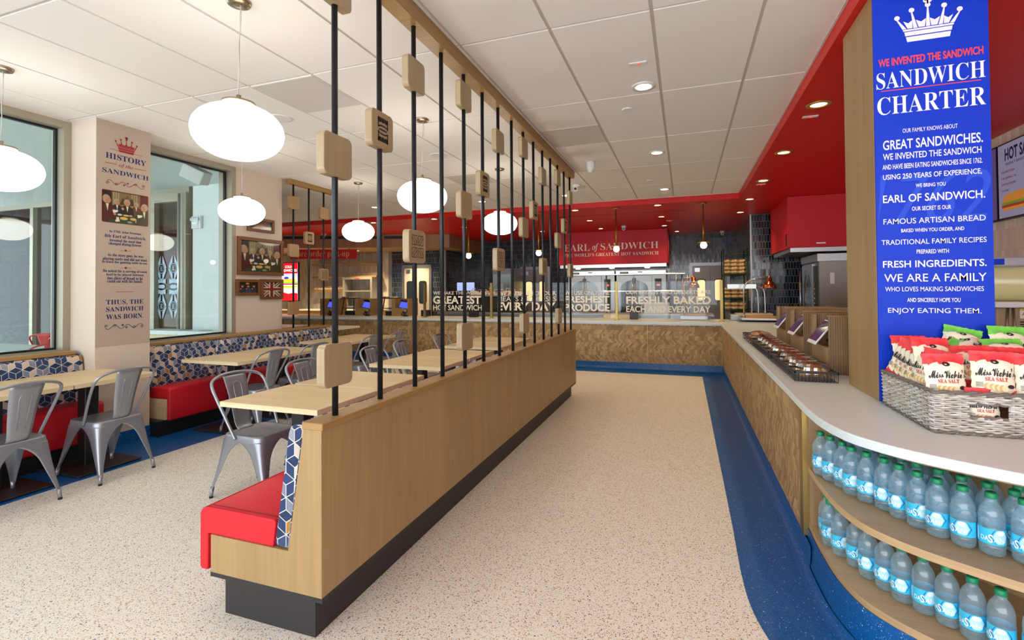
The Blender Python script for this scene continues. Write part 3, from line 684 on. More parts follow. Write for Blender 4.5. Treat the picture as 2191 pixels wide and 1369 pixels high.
disc(-.464, 7.53, 3.05, .052, .010, 'sprinkler_cover', 'round white sprinkler cover above the aisle near the red soffit', 'sprinkler cover', grp='sprinkler covers')
t = thing('motion_sensor', 'white dome motion sensor hanging from the ceiling above the aisle', 'sensor', (-1.10, 6.15, 3.05))
MB().lathe([(.052, 3.05), (.052, 3.03), (.048, 2.97), (.036, 2.925), (.01, 2.91)], (-1.10, 6.15, 0), 20).build('housing', m_plastic, t)
for x, y, z, lab in ((-.294, 3.577, 3.05, 'small white exit plate with red light in the white ceiling nearest the front'), (-.29, 8.6, 3.05, 'small white exit plate in the white ceiling before the red soffit'),
                     (1.063, 4.93, 2.95, 'small white plate with red light in the red side soffit, nearest'), (1.065, 7.91, 2.95, 'small white plate with red light in the red side soffit, farther along'), (-.30, 11.4, 2.95, 'small white plate in the red soffit over the kitchen aisle')):
    t = thing('indicator_plate', lab, 'emergency light', (x, y, z), 'small ceiling indicator plates')
    MB().rbox(x-.062, x+.062, y-.024, y+.024, z-.008, z, .003, 1).build('cover', m_plastic, t)
    MB().sphere((x+.004, y, z-.008), .008, n=10, m=6).build('red_lens', P('red_led', '#c01010', .3, emit='#ff2010', es=3), t)
def camera_thing(x, y, z, lab):
    t = thing('security_camera', lab, 'security camera', (x, y, z), 'security cameras')
    MB().lathe([(.06, z), (.06, z-.03), (.05, z-.05)], (x, y, 0), 18).build('mount', m_plastic, t)
    MB().sphere((x, y-.02, z-.075), .045, n=14, m=8).build('ball_head', m_plastic, t); MB().lathe([(.018, y-.058), (.02, y-.07)], (x, 0, z-.08), 12, 'y').build('lens', m_black, t)
camera_thing(-1.55, 7.4, 3.05, 'white ball camera on the white ceiling behind the pole tops'); camera_thing(-1.35, 11.9, 2.95, 'white ball camera on the red soffit before the red hood'); camera_thing(.95, 14.0, 2.95, 'white ball camera on the red soffit above the bread rack')
camera_thing(*(onplane(693, 505, .25).xy), 2.95, 'red-ringed white camera on the soffit seen through the short pole screen')
# ---------------------------------------------------------------- service counter, worktop, bottle shelves
t = thing('service_counter', 'L-shaped service counter clad in oak mosaic under a white worktop', 'counter', (.6, 8.98, 0))
sx_ = [-10, -7.63, -6.23, -4.83, -3.43, -2.03, -.63, .583]
for a, b in zip(sx_, sx_[1:]):
    MB().box(a+.004, b-.004, 8.982, 9.02, .128, .815).build('mosaic_panel', m_mosaic, t)
    MB().box(b-.004, b+.004, 8.978, 9.02, .128, .815).build('brass_seam', m_brassm, t)
MB().box(.585, .62, 3.06, 9.0, .128, .815).build('mosaic_panel', m_mosaic, t)
MB().box(-10, 1.5, 9.02, 9.9, .1, .80).box(.62, 1.5, 3.1, 9.02, .1, .80).build('counter_core', m_brown, t)
MB().box(.580, .625, 2.985, 3.06, .128, .82).build('brass_corner_trim', m_brassm, t)
MB().box(-10, .585, 8.975, 9.02, .806, .822).box(.578, .6, 3.06, 8.98, .806, .822).build('top_reveal', m_steel2, t)
pts = [(-10, 8.93)]+EDGE+[(3.2, 2.97), (1.6, 3.2), (1.6, 10.0), (-10, 10.0)]
MB().prism(pts, .822, .860, 'z').build('worktop', m_quartz, mods=[('BEVEL', dict(width=.005, segments=2, limit_method='ANGLE', angle_limit=radians(40)))])
tag(bpy.data.objects['worktop'], 'white quartz worktop curving from the back counter to the bottle shelves', 'worktop')
CE = [p for p in EDGE if p[1] < 2.99]; CE = [(CE[0][0], 2.985)]+CE[1:]
SE = offset2(CE, .055); SE[0] = (.605, 2.985)
SBk = [(SE[0][0]+.22, 2.985)]+[(x+.16+.12*min(1, i/4), y+.30) for i, (x, y) in enumerate(SE)][6:]
t = thing('bottle_shelf', 'curved oak shelf unit holding water bottles at the worktop end', 'shelf', (.65, 2.9, 0))
for z in (.20, .50):
    MB().prism(SE+[(3.2, 2.95), (.65, 2.95)], z-.03, z, 'z').build('shelf', wood('shelf_oak', '#a98a63', '#c8aa80', False, .4) if z == .2 else bpy.data.materials['shelf_oak'], t)
MB().box(.605, 1.3, 2.955, 2.985, .128, .82).build('side_panel', m_brown, t)
bk = [(.93, 2.955), (1.02, 2.80), (1.12, 2.66), (1.25, 2.53), (1.42, 2.40), (1.7, 2.27), (2.4, 2.15), (3.2, 2.1)]
MB().prism(bk+[(x+.02, y+.02) for x, y in bk[::-1]], .17, .82, 'z').build('back_panel', m_brown, t)
mb = MB(); pl = [(.036, .0), (.037, .03), (.042, .06), (.052, .171)]
for (d0, z0), (d1, z1) in zip(pl, pl[1:]):
    A = offset2(CE, d0); B = offset2(CE, d1)
    for i in range(len(A)-1): mb.add([(*A[i], z0), (*A[i+1], z0), (*B[i+1], z1), (*B[i], z1)], [(0, 1, 2, 3)], True)
mb.build('plinth', m_blue, t)
MB().prism(offset2(CE, .07)+[(3.2, 2.95), (.65, 2.95)], .80, .8215, 'z').build('top_board', m_brown, t)
# -- bottles
m_cap = P('green_cap', '#128a5a', .4); m_label = P('cyan_label', '#3cc4ec', .35); m_ltext = P('label_white', '#f6fbff', .4); m_lnavy = P('label_navy', '#1d4fb0', .4); m_llight = P('label_pale', '#b9e8f7', .4)
def bottle_proto():
    t = thing('water_bottle', '', 'bottle', (0, 0, 0), 'water bottles on the curved shelves')
    prof = [(.004, .006), (.018, .004), (.026, .0), (.033, .006), (.0355, .018), (.034, .024), (.0362, .03), (.0362, .036), (.0345, .04), (.0362, .044), (.0362, .10), (.0346, .104), (.0362, .108), (.0355, .113), (.0362, .118), (.0355, .124), (.0360, .134), (.0345, .148), (.0305, .162), (.0235, .175), (.0165, .184), (.0140, .190), (.0140, .193), (.0175, .194), (.0175, .196), (.0135, .197)]
    n = 24; m = MB(); m.lathe(prof, n=n)
    for i in range(n*3+0):                       # five-lobed foot
        x, y, z = m.v[i+n]; a = atan2(y, x); m.v[i+n] = (x*(1-.05*cos(5*a)), y*(1-.05*cos(5*a)), z+(.006*(1-cos(5*a)) if i < n*2 else 0))
    m.build('bottle_body', m_water, t)
    MB().lathe([(.0168, .197), (.0172, .199), (.0172, .2135), (.0148, .2165), (.002, .217)], n=18).build('cap', m_cap, t)
    r = .0368; lb = MB(); lb.lathe([(r, .044), (r, .098)], n=28, caps=False); L = lb.build('label', m_label, t)
    def fn(u, v, k=.0004): a = -pi/2+u/r; return ((r+k)*cos(a), (r+k)*sin(a), .046+v)
    e = MB()
    def hexa(cx_, cz, a, H, k):
        us = [-a+2*a*i/14 for i in range(15)]; hf = lambda u: H*min(1, max(0.02, (a-abs(u))/(a*.5)))
        for u0, u1 in zip(us, us[1:]): e.quad(fn(cx_+u0, cz-hf(u0), k), fn(cx_+u1, cz-hf(u1), k), fn(cx_+u1, cz+hf(u1), k), fn(cx_+u0, cz+hf(u0), k))
    e.mat(m_lnavy); hexa(.012, .027, .0285, .0255, .0003); e.mat(m_label); hexa(.012, .027, .0250, .0262, .0006); e.mat(m_llight); hexa(.012, .027, .021, .0225, .0009); e.mat(m_ltext); hexa(.012, .0425, .013, .008, .0012)
    e.mat(m_ltext).text('DA', -.040, -.019, .010, .026, lambda u, v: fn(u, v, .0022), .012).text('S', -.020, -.009, .006, .034, lambda u, v: fn(u, v, .0022), .02).text('ANI', -.007, .026, .010, .026, lambda u, v: fn(u, v, .0022), .012)
    e.quad(fn(-.060, .004), fn(-.053, .004), fn(-.053, .046), fn(-.060, .046)); e.build('brand_print', None, L)
    return t
U1 = [(.633, 2.843), (.657, 2.768), (.687, 2.69), (.703, 2.613), (.74, 2.546), (.785, 2.483), (.813, 2.413), (.849, 2.344), (.887, 2.28), (.941, 2.227), (1.004, 2.186), (1.078, 2.15)]
U2 = [(.705, 2.90), (.735, 2.816), (.765, 2.735), (.782, 2.66), (.82, 2.594), (.862, 2.535), (.89, 2.46), (.939, 2.40), (.984, 2.345), (1.035, 2.295), (1.085, 2.24)]
U3 = [(.78, 2.875), (.812, 2.80), (.842, 2.726), (.862, 2.65), (.898, 2.588), (.94, 2.533), (.975, 2.465), (1.022, 2.412), (1.066, 2.361), (1.115, 2.31)]
L1 = [(.652, 2.826), (.645, 2.742), (.664, 2.657), (.702, 2.572), (.724, 2.49), (.762, 2.42), (.795, 2.349), (.844, 2.292), (.894, 2.235), (.941, 2.175), (.993, 2.118), (1.06, 2.065)]
B0 = bottle_proto(); first = True; done = []; rr = random.Random(3)
for rowname, row, z in (('front row of the upper shelf', U1, .5), ('middle row of the upper shelf', U2, .5), ('back row of the upper shelf', U3, .5), ('lower shelf', L1, .2)):
    for i, (x, y) in enumerate(row):
        x += .012*x/2.6; y += .012
        for it in range(12):
            for (a, b, c) in done:
                d = math.hypot(x-a, y-b)
                if c == z and d < .0745: x += (x-a)/d*(.0755-d); y += (y-b)/d*(.0755-d)
        done.append((x, y, z))
        rz = atan2(y, x)-pi/2+rr.uniform(-.65, .30); lab = 'green-capped water bottle, %s from the brass trim in the %s' % (ORD[i], rowname)
        if first: B0.location = (x, y, z); B0.rotation_euler = (0, 0, rz); B0['label'] = lab; first = False
        else: dup(B0, (x, y, z), rz, lab)
# ---------------------------------------------------------------- blue sign column on the worktop
CX0, CX1, CYF = .926, 1.396, 2.972
t = thing('sign_column', 'oak column wrapped on its front with a blue lettered charter panel', 'sign column', (1.16, 3.2, .86))
MB().box(CX0, CX1, CYF+.012, 3.46, .8605, 2.948).build('column', wood('column_oak', '#8f7149', '#ac8c61', True, .45), t)
pn = MB().box(CX0+.002, CX1-.001, CYF, CYF+.012, .863, 2.948).build('blue_panel', m_bluepanel, t)
def F(px_, py_): q = aty(px_, py_, CYF); return q.x, q.z
fnP = lambda u, v, k=.0015: (u, CYF-k, v)
cxp = (CX0+CX1)/2
lines = [('GREAT SANDWICHES.', 1889, 2103, 292, 313), ('WE INVENTED THE SANDWICH', 1889, 2100, 321, 335), ('AND HAVE BEEN EATING SANDWICHES SINCE 1762.', 1888, 2102, 345, 356), ('USING 250 YEARS OF EXPERIENCE,', 1889, 2101, 367, 380), ('WE BRING YOU', 1959, 2023, 391, 399),
         ('EARL OF SANDWICH.', 1889, 2108, 412, 429), ('OUR SECRET IS OUR', 1951, 2035, 440, 449), ('FAMOUS ARTISAN BREAD', 1890, 2109, 464, 476), ('BAKED WHEN YOU ORDER, AND', 1928, 2063, 487, 496), ('TRADITIONAL FAMILY RECIPES', 1886, 2111, 510, 521), ('PREPARED WITH', 1961, 2030, 533, 542),
         ('FRESH INGREDIENTS.', 1889, 2111, 556, 571), ('WE ARE A FAMILY', 1892, 2111, 585, 602), ('WHO LOVES MAKING SANDWICHES', 1894, 2105, 613, 623), ('AND SINCERELY HOPE YOU', 1941, 2055, 637, 646), ('ENJOY EATING THEM.', 1900, 2100, 659, 673), ('OUR FAMILY KNOWS ABOUT', 1931, 2049, 270, 279)]
e = MB().mat(m_wtext)
for s_, a, b, y0, y1 in lines:
    u0, u1 = F(a, y1)[0], F(b, y1)[0]; v1, v0 = F((a+b)/2, y0)[1], F((a+b)/2, y1)[1]; big = (y1-y0) > 14
    e.text(s_, u0, u1, v0, v1, fnP, .014 if big else .012)
for s_, a, b, y0, y1 in (('SANDWICH', 1875, 2109, 143, 179), ('CHARTER', 1877, 2110, 197, 236)):
    u0, u1 = F(a, y1)[0], F(b, y1)[0]; v1, v0 = F(1992, y0)[1], F(1992, y1)[1]; e.text(serif(s_), u0, u1, v0, v1, fnP, -.006)
def crown(mb, cx_, cz, w, fn):       # five-point crown with ball tips, band and base
    h = w*.8; q = lambda u, v: fn(cx_+u*w, cz+v*w)
    mb.poly([(-.34, 0), (.34, 0), (.36, .10), (-.36, .10)], q); mb.poly([(-.37, .12), (.37, .12), (.385, .2), (-.385, .2)], q); mb.poly([(-.40, .215), (.40, .215), (.41, .25), (-.41, .25)], q)
    tips = [(-.5, .5), (-.26, .62), (0, .68), (.26, .62), (.5, .5)]
    base = [-.38, -.2, 0, .2, .38]
    for (tx, tz), bx in zip(tips, base):
        mb.poly([(bx-.035, .26), (bx+.035, .26), (tx+.012, tz-.04), (tx-.012, tz-.04)], q); mb.disc(tx, tz, .047, .047, q, 14)
    for a, b, (p, r), (p2, r2) in zip(base, base[1:], tips, tips[1:]):
        mb.poly([(a+.05, .265), (b-.05, .265), (b*.6+p2*.4-.03, .42), ((a+b)/2*1.1, .37), (a*.6+p*.4+.03, .42)], q)
    mb.disc(0, .77, .075, .055, q, 16); mb.poly([(-.012, .7), (.012, .7), (.012, .84), (-.012, .84)], q); mb.poly([(-.05, .765), (.05, .765), (.05, .785), (-.05, .785)], q)
cu, cv = F(1986, 84); crown(e, cu, cv, .255, fnP)
e.mat(m_rtext); u0, u1 = F(1879, 135)[0], F(2104, 120)[0]; e.text('WE INVENTED THE SANDWICH', u0, u1, F(1992, 130)[1], F(1992, 113)[1], fnP, .03)
q0, q1 = F(1885, 197), F(2099, 174); e.quad(fnP(q0[0], q0[1]), fnP(q1[0], q0[1]), fnP(q1[0], q0[1]+.004), fnP(q0[0], q0[1]+.004))
e.build('lettering', None, pn)
e = MB(); u0, v0 = F(1874, 470); u1, v1 = F(2121, 368); e.text(serif('1762', 'B') if False else '1762', u0, u1, v0-.03, v1+.02, lambda u, v: (min(CX1-.004, max(CX0+.006, u+(v-v0)*.2-.02)), CYF-.0007, v), .0); e.build('year_watermark', m_ghost, pn)
# ---------------------------------------------------------------- wicker basket with crisp bags
BX0, BX1, BY0, BY1, BZ0, BZ1 = .932, 1.80, 2.405, 2.925, .861, 1.020
m_wick, b_ = PM('grey_wicker', .7); u, v, w, co = uvm(); link(ramp(noise(vec(u*14, v*60), 1., 2), [(.25, '#8d8780'), (.5, '#bdb8b0'), (.72, '#e4e1db')]), b_.inputs['Base Color'])
m_wickd = P('dark_wicker_braid', '#756d66', .75)
t = thing('wicker_basket', 'grey woven wicker basket of crisp bags in front of the blue column', 'basket', (1.36, 2.66, .861))
mb = MB(); NR = 18; cut = (1.045, 1.15, .932, .982)
loop = []
seg = .0135
def side(a, b):
    L = math.hypot(b[0]-a[0], b[1]-a[1]); n = int(L/seg); return [(a[0]+(b[0]-a[0])*i/n, a[1]+(b[1]-a[1])*i/n, (b[1]-a[1])/L, -(b[0]-a[0])/L) for i in range(n)]
loop = side((BX0, BY1), (BX0, BY0))+side((BX0, BY0), (BX1, BY0))
for r_ in range(NR):
    z = BZ0+.006+(BZ1-BZ0-.012)*r_/(NR-1); fl = .006*((z-BZ0)/.16); run = []
    for i, (x, y, nx, ny) in enumerate(loop):
        if cut[0] < x < cut[1] and y < BY0+.01 and cut[2] < z < cut[3]:
            if len(run) > 2: mb.tube(run, .0050, 5)
            run = []; continue
        k = .0042*(1 if ((i//2)+r_) % 2 else -1)
        run.append((x+nx*(k+fl) , y+ny*(k+fl), z+.0012*sin(i*1.3+r_)))
    if len(run) > 2: mb.tube(run, .0050, 5)
mb.build('woven_wall', m_wick, t)
MB().box(BX0+.012, BX1, BY1-.01, BY1, BZ0, BZ1).box(BX1-.01, BX1, BY0+.01, BY1, BZ0, BZ1).box(BX0+.008, BX1, BY0+.012, BY1, BZ0, BZ0+.008).build('back_wall', m_wickd, t)
mb = MB()
for i in range(0, len(loop), 4):
    x, y, nx, ny = loop[i]
    if not (cut[0] < x < cut[1] and y < BY0+.01): mb.tube([(x, y, BZ0), (x+nx*.006, y+ny*.006, BZ1)], .0035, 5)
mb.build('stakes', m_wick, t)
for nm, z, rad in (('rim_braid', BZ1+.002, .0085), ('base_braid', BZ0+.006, .007)):
    mb = MB()
    for ph in (0, pi):
        mb.tube([(x+nx*(.006 if z > .9 else .004)+nx*rad*.6*cos(i*.9+ph), y+ny*(.006 if z > .9 else .004)+ny*rad*.6*cos(i*.9+ph), z+rad*.6*sin(i*.9+ph)) for i, (x, y, nx, ny) in enumerate(loop)], rad*.75, 6)
    mb.build(nm, m_wickd, t)
mb = MB()
for z in (.931, .983): mb.tube([(x, BY0-.004+.003*sin(k*1.5), z+.003*cos(k*1.5)) for k, x in enumerate([cut[0]-.008+.0075*j for j in range(17)])], .0055, 6)
mb.build('handle_binding', m_wickd, t)
def bagmat(name, c1, c2):
    m, b = PM(name, .38, spec=.5); u, v, w, _ = uvm(); vv = v-.092
    e_ = M_('POWER', abs_(u/.076), 2.6)+M_('POWER', abs_(vv/.068), 2.4); nz = noise(vec(u*40, v*40), 1., 2)
    link(mixc(lt(e_, 1.), mixc(nz, S(c1), S(c2)), S('#ece7cf')), b.inputs['Base Color']); n = noise(vec(u*9, v*9), 1., 3); bump(b, n, .5, .02); return m
m_bagr = bagmat('red_crisp_bag', '#d81f2c', '#f2565c'); m_bagg = bagmat('green_crisp_bag', '#4fc233', '#8fe06a'); m_ink = P('bag_ink', '#26242b', .6); m_bred = P('bag_red_ink', '#c8362f', .6); m_chip = P('printed_crisps', '#dcb074', .6); m_chip2 = P('printed_crisps_pale', '#f0dcb0', .6)
def bag_proto(m, red=True):
    t = thing('crisp_bag', '', 'crisp bag', (0, 0, 0), 'crisp bags in the wicker basket')
    Wd, Hh = .072, .192
    def bulge(u, v):
        k = max(0., 1-abs(u/Wd)**2.4); h = max(0., min(1., v/.03)*min(1., (Hh-.016-v)/.035))
        h = h*h*(3-2*h); return .026*k**.6*h+.0008
    def wid(v): return Wd*(1.0-.07*sin(pi*min(1, max(0, v/Hh))))
    NU, NV = 12, 18; vs = []; fs = []
    for s_ in (-1, 1):
        for j in range(NV+1):
            v = Hh*j/NV
            for i in range(NU+1):
                q = -1+2*i/NU; u = q*wid(v); vs.append((u+.002*sin(j*2.1)*(abs(q) > .99), s_*bulge(q*Wd, v)+.0012*sin(i*2.7+j), v+.0015*sin(i*3.)*(j == NV)))
        o = (0 if s_ < 0 else (NU+1)*(NV+1))
        for j in range(NV):
            for i in range(NU):
                f = [o+j*(NU+1)+i, o+j*(NU+1)+i+1, o+(j+1)*(NU+1)+i+1, o+(j+1)*(NU+1)+i]; fs.append(f if s_ < 0 else f[::-1])
    b = MB(); b.add(vs, fs, True); bo_ = b.build('bag_film', m, t)
    fn = lambda u, v, k=.0018: (u, -bulge(u, v)-k, v)
    e = MB().mat(m_ink); e.text(serif('MissVickie\u2019s', 's'), -.060, .063, .093, .128, fn, .02); e.disc(0, .150, .013, .009, fn, 10)
    e.mat(m_bred); e.text(serif('SEA SALT') if red else serif('LIME'), -.034, .036, .074, .090, fn, .01)
    if red:
        for i in range(8): e.mat(m_chip2 if i % 2 else m_chip).disc(-.028+.0075*i, .054-.001*i, .011, .0125, lambda u, v, k=.0018+.0003*i: fn(u, v, k), 10)
        e.mat(m_ink).disc(.046, .056, .012, .008, fn, 8)
    e.mat(m_ink)
    for k in range(4): e.quad(fn(-.060, .066-.005*k), fn(-.040, .066-.005*k), fn(-.040, .068-.005*k), fn(-.060, .068-.005*k))
    e.build('bag_print', None, bo_); return t
KR, KG = bag_proto(m_bagr), bag_proto(m_bagg, False)
BAGS = [  # x, y, z, lean back, spin, roll, kind, label
    (.998, 2.462, .975, -.14, .03, -.03, 0, 'red crisp bag standing at the front of the wicker basket, nearest its corner'), (1.146, 2.462, .99, -.16, -.02, .03, 0, 'red crisp bag standing at the front middle of the basket, above the handle hole'), (1.288, 2.464, .982, -.14, -.05, .0, 0, 'red crisp bag at the basket front cut by the picture edge'),
    (1.02, 2.62, 1.03, -.28, .12, .03, 0, 'red crisp bag standing behind the front corner bag, brand name showing'),
    (.975, 2.60, .985, -.15, 1.05, .10, 0, 'red crisp bag edge-on beside the tall one, innermost of the edge-on stack'), (.968, 2.66, .985, -.12, 1.08, .16, 0, 'red crisp bag edge-on, second of the stack at the basket side'), (.964, 2.715, .99, -.1, 1.1, .22, 0, 'red crisp bag edge-on, third of the stack at the basket side'), (.962, 2.77, .995, -.1, 1.05, .28, 0, 'red crisp bag edge-on, fourth of the stack at the basket side'), (.960, 2.83, 1.0, -.1, .9, .36, 0, 'red crisp bag at the basket side nearest the blue panel'),
    (1.03, 2.86, 1.02, -.35, .0, .0, 0, 'red crisp bag leaning against the blue panel behind the edge-on bags'), (1.13, 2.80, 1.005, -.45, -.1, .05, 0, 'dark red crisp bag leaning behind the brand-name bag'), (1.17, 2.61, 1.012, -.5, -.1, -.05, 0, 'red crisp bag tipped back behind the middle front bag'), (1.30, 2.64, 1.01, -.55, -.2, .02, 0, 'red crisp bag tipped back behind the front bag at the picture edge'),
    (1.20, 2.87, 1.075, -.45, -.15, .25, 1, 'green crisp bag standing tallest against the blue panel'), (1.33, 2.82, 1.08, -.75, .25, -.5, 1, 'green crisp bag lying tilted sideways across the others'), (1.40, 2.86, 1.07, -.3, .1, .05, 1, 'green crisp bag upright by the picture edge, rearmost'), (1.34, 2.71, 1.055, -.7, -.1, -.05, 1, 'green crisp bag slumped in front of the other green bags'),
    (1.10, 2.437, .890, -.05, 0, 0, 2, 'red crisp bag showing its flavour through the basket handle hole')]
def put(o, x, y, z, lean, spin, roll): o.matrix_world = Matrix.Translation((x, y, z)) @ Matrix.Rotation(spin, 4, 'Z') @ Matrix.Rotation(lean, 4, 'X') @ Matrix.Rotation(roll, 4, 'Y')
seen = set()
for x, y, z, le, sp, ro, kd, lab in BAGS:
    src = KG if kd == 1 else KR
    if kd in seen or kd == 2: o = tree(src)
    else: o = src; seen.add(kd)
    put(o, x, y, z, le, -sp if kd == 0 and abs(sp) > .8 else sp, ro)
    if kd == 2: o.scale = (.78, .78, .78)
    o['label'] = lab
# ---------------------------------------------------------------- card kiosks on the side counter
m_slat, b_ = PM('slatted_oak', .45); u, v, w, co = uvm(); f = fract(u/.014); n1 = noise(vec(u*60, v*2.2), 1., 3)
link(mixc(lt(f, .14), ramp(n1, [(.3, '#7d6142'), (.75, '#9c7d56')]), S('#3f2f1f')), b_.inputs['Base Color'])
m_screen, b_ = PM('dark_tablet_screen', .12); b_.inputs['Base Color'].default_value = S('#2a2233'); b_.inputs['Emission Color'].default_value = S('#3a2c4a'); b_.inputs['Emission Strength'].default_value = .6
m_bscreen = P('blue_tablet_screen', '#2a2f8a', .2, emit='#4a55d8', es=.9)
KL = ['order kiosk of slatted oak nearest the blue sign column', 'order kiosk of slatted oak in the middle of the side counter', 'order kiosk of slatted oak farthest along the side counter']
for i, (y0, y1) in enumerate(((3.78, 4.24), (4.52, 5.02), (5.24, 5.72))):
    t = thing('order_kiosk', KL[i], 'order kiosk', (1.1, y0, .861), 'order kiosks on the side counter'); x0 = .90
    MB().prism([(x0, y0), (x0, y0+.012)]+[(x0+.05+.4*k/6, y0+.012+.02*sin(pi*k/6)) for k in range(7)]+[(1.40, y0)], .861, 1.245, 'z').build('near_wing', m_slat, t)
    MB().box(x0, 1.42, y1, y1+.03, .861, 1.25).build('far_wing', m_slat, t); MB().box(x0, x0+.022, y0+.014, y1, .861, 1.035).build('front_panel', m_brown, t)
    MB().box(x0, x0+.022, y1-.045, y1, 1.045, 1.24).build('post', m_brown, t); MB().box(1.22, 1.24, y0+.014, y1, .861, 1.235).build('back_panel', m_brown, t)
    MB().rbox(x0-.004, 1.42, y0-.006, y0+.022, 1.245, 1.253, .002, 1).build('wing_cap', m_panelh, t)
    st = MB().tube([(1.08, y0+.20, .90), (.96, y0+.22, 1.09)], .035, 12).lathe([(.05, .865), (.05, .90), (.035, .95)], (1.08, y0+.2, 0), 16).build('tablet_stand', m_black, t)
    MB().lathe([(.022, 1.035), (.022, 1.045)], (y0*0+1.0, y0+.16, 0), 14).build('scanner_ring', m_plastic, st)
    xf = Matrix.Translation((.905, y0+.235, 1.125)) @ Matrix.Rotation(radians(37), 4, 'Y')
    ti = MB().rbox(-.006, .006, -.112, .112, -.10, .10, .006, 2).xf(xf).build('tablet', m_plastic, t)
    MB().box(-.0072, -.0055, -.103, .103, -.075, .09).xf(xf).build('screen', m_screen, ti)
# ---------------------------------------------------------------- wire trays with pastries
m_wire = P('charcoal_wire', '#2f3138', .45, .3); m_pastry, b_ = PM('baked_pastry', .65); u, v, w, co = uvm(); link(ramp(noise(vec(u*70, v*70, w), 1., 3), [(.3, '#9a5c24'), (.55, '#cf9348'), (.75, '#e8bd78')]), b_.inputs['Base Color'])
def wiretray(y0, y1, lab, g='wire pastry trays'):
    t = thing('wire_tray', lab, 'wire tray', (.745, y0, .861), g); x0, x1, z0, z1 = .635, .865, .866, .920
    m = MB()
    for (a, b) in (((x0, y0), (x1, y0)), ((x0, y1), (x1, y1)), ((x0, y0), (x0, y1)), ((x1, y0), (x1, y1))):
        m.box(min(a[0], b[0])-.003, max(a[0], b[0])+.003, min(a[1], b[1])-.003, max(a[1], b[1])+.003, z1-.006, z1+.008)
    m.build('rim', m_wire, t); m = MB()
    n = int((x1-x0)/.019)
    for i in range(n+1):
        x = x0+(x1-x0)*i/n; m.tube([(x, y0, z1), (x, y0, z0), (x, y1, z0), (x, y1, z1)], .0017, 4)
    n = int((y1-y0)/.035)
    for i in range(n+1):
        y = y0+(y1-y0)*i/n; m.tube([(x0, y, z1), (x0, y, z0), (x1, y, z0), (x1, y, z1)], .0017, 4)
    m.build('wire_mesh', m_wire, t)
    for k in range(1, 4):
        y = y0+(y1-y0)*k/4; MB().box(x0, x0+.10, y-.003, y+.003, z1-.006, z1+.006).build('cross_bar', m_wire, t)
wiretray(3.44, 4.42, 'charcoal wire pastry tray nearest the sign column'); wiretray(4.46, 5.55, 'charcoal wire pastry tray in the middle of the side counter'); wiretray(5.60, 6.30, 'charcoal wire pastry tray farthest along, heaped with wrapped cookies')
def clam_proto():
    t = thing('pastry_clamshell', '', 'pastry pack', (0, 0, 0), 'clear pastry packs in the wire trays')
    vs = []; rings = [(.095, .080, 0), (.10, .085, .028), (.104, .089, .03), (.104, .089, .034), (.092, .078, .038), (.086, .070, .080), (.068, .055, .100), (.01, .008, .103)]
    n = 28; m = MB(); fs = []
    for a, b, z in rings:
        for k in range(n):
            th = 2*pi*k/n; c, s_ = cos(th), sin(th); r = (abs(c)**4+abs(s_)**4)**-.25; w = 1+.02*cos(12*th); vs.append((a*c*r*.93*w, b*s_*r*.93*w, z))
    for i in range(len(rings)-1):
        for k in range(n): fs.append((i*n+k, i*n+(k+1) % n, (i+1)*n+(k+1) % n, (i+1)*n+k))
    m.add(vs, fs, False); m.build('clear_shell', m_clam, t)
    rr = random.Random(1)
    for k in range(5):
        c = MB(); x, y = (-.055+.027*k, rr.uniform(-.01, .01)); c.sphere((x, y, .032+.008*(k % 2)), .026, .045, .024, 12, 8)
        for i, p in enumerate(c.v): q = 1+.10*sin(p[0]*310+k)*cos(p[1]*270)+.05*sin(p[2]*400); c.v[i] = (x+(p[0]-x)*q, p[1]*q, max(.004, p[2]*q))
        c.build('pastry', m_pastry, t)
    e = MB().mat(m_plastic).quad((-.02, .03, .1035), (.03, .03, .1035), (.03, .055, .1005), (.02*-1, .055, .1005)).mat(m_bred).quad((-.03, .03, .1035), (-.02, .03, .1035), (-.02, .055, .1005), (-.03, .055, .1005)); e.build('sticker', None, t)
    return t
PK = clam_proto(); ysn = [3.55, 3.73, 3.91, 4.09, 4.27, 4.58, 4.76, 4.94, 5.12, 5.30, 5.46]
for i, y in enumerate(ysn):
    lab = 'clear plastic pack of pastries, %s from the sign column along the wire trays' % ORD[i]
    if i == 0: PK.location = (.758, y, .870); PK['label'] = lab; PK.rotation_euler = (radians(4), 0, .08)
    else:
        o = dup(PK, (.758, y, .870), .06*sin(i*2.3), lab); o.rotation_euler = (radians(6), 0, .06*sin(i*2.3))
def cookie_proto():
    t = thing('wrapped_cookie', '', 'cookie', (0, 0, 0), 'wrapped cookies in the far wire tray')
    c = MB(); c.lathe([(.002, 0), (.05, .002), (.058, .010), (.052, .019), (.03, .023), (.002, .022)], n=16)
    for i, p in enumerate(c.v): q = 1+.05*sin(p[0]*170)*cos(p[1]*190); c.v[i] = (p[0]*q, p[1]*q, p[2]*(1+.12*sin(p[0]*260)*sin(p[1]*240)))
    c.build('cookie', m_pastry, t)
    w_ = MB(); w_.sphere((0, 0, .014), .075, .072, .020, 16, 8)
    for i, p in enumerate(w_.v): q = 1+.06*sin(p[0]*140+1)*cos(p[1]*150); w_.v[i] = (p[0]*q, p[1]*q, p[2])
    w_.build('wrapper', m_clam, t); return t
KC = cookie_proto(); rr = random.Random(5)
spots = [(.69, 5.70, 0), (.80, 5.72, 0), (.69, 5.86, 0), (.81, 5.88, 0), (.70, 6.02, 0), (.80, 6.04, 0), (.74, 6.20, 0), (.70, 5.79, 1), (.80, 5.80, 1), (.71, 5.95, 1), (.81, 5.97, 1), (.75, 6.11, 1), (.73, 5.87, 2), (.80, 5.90, 2), (.75, 6.02, 2)]
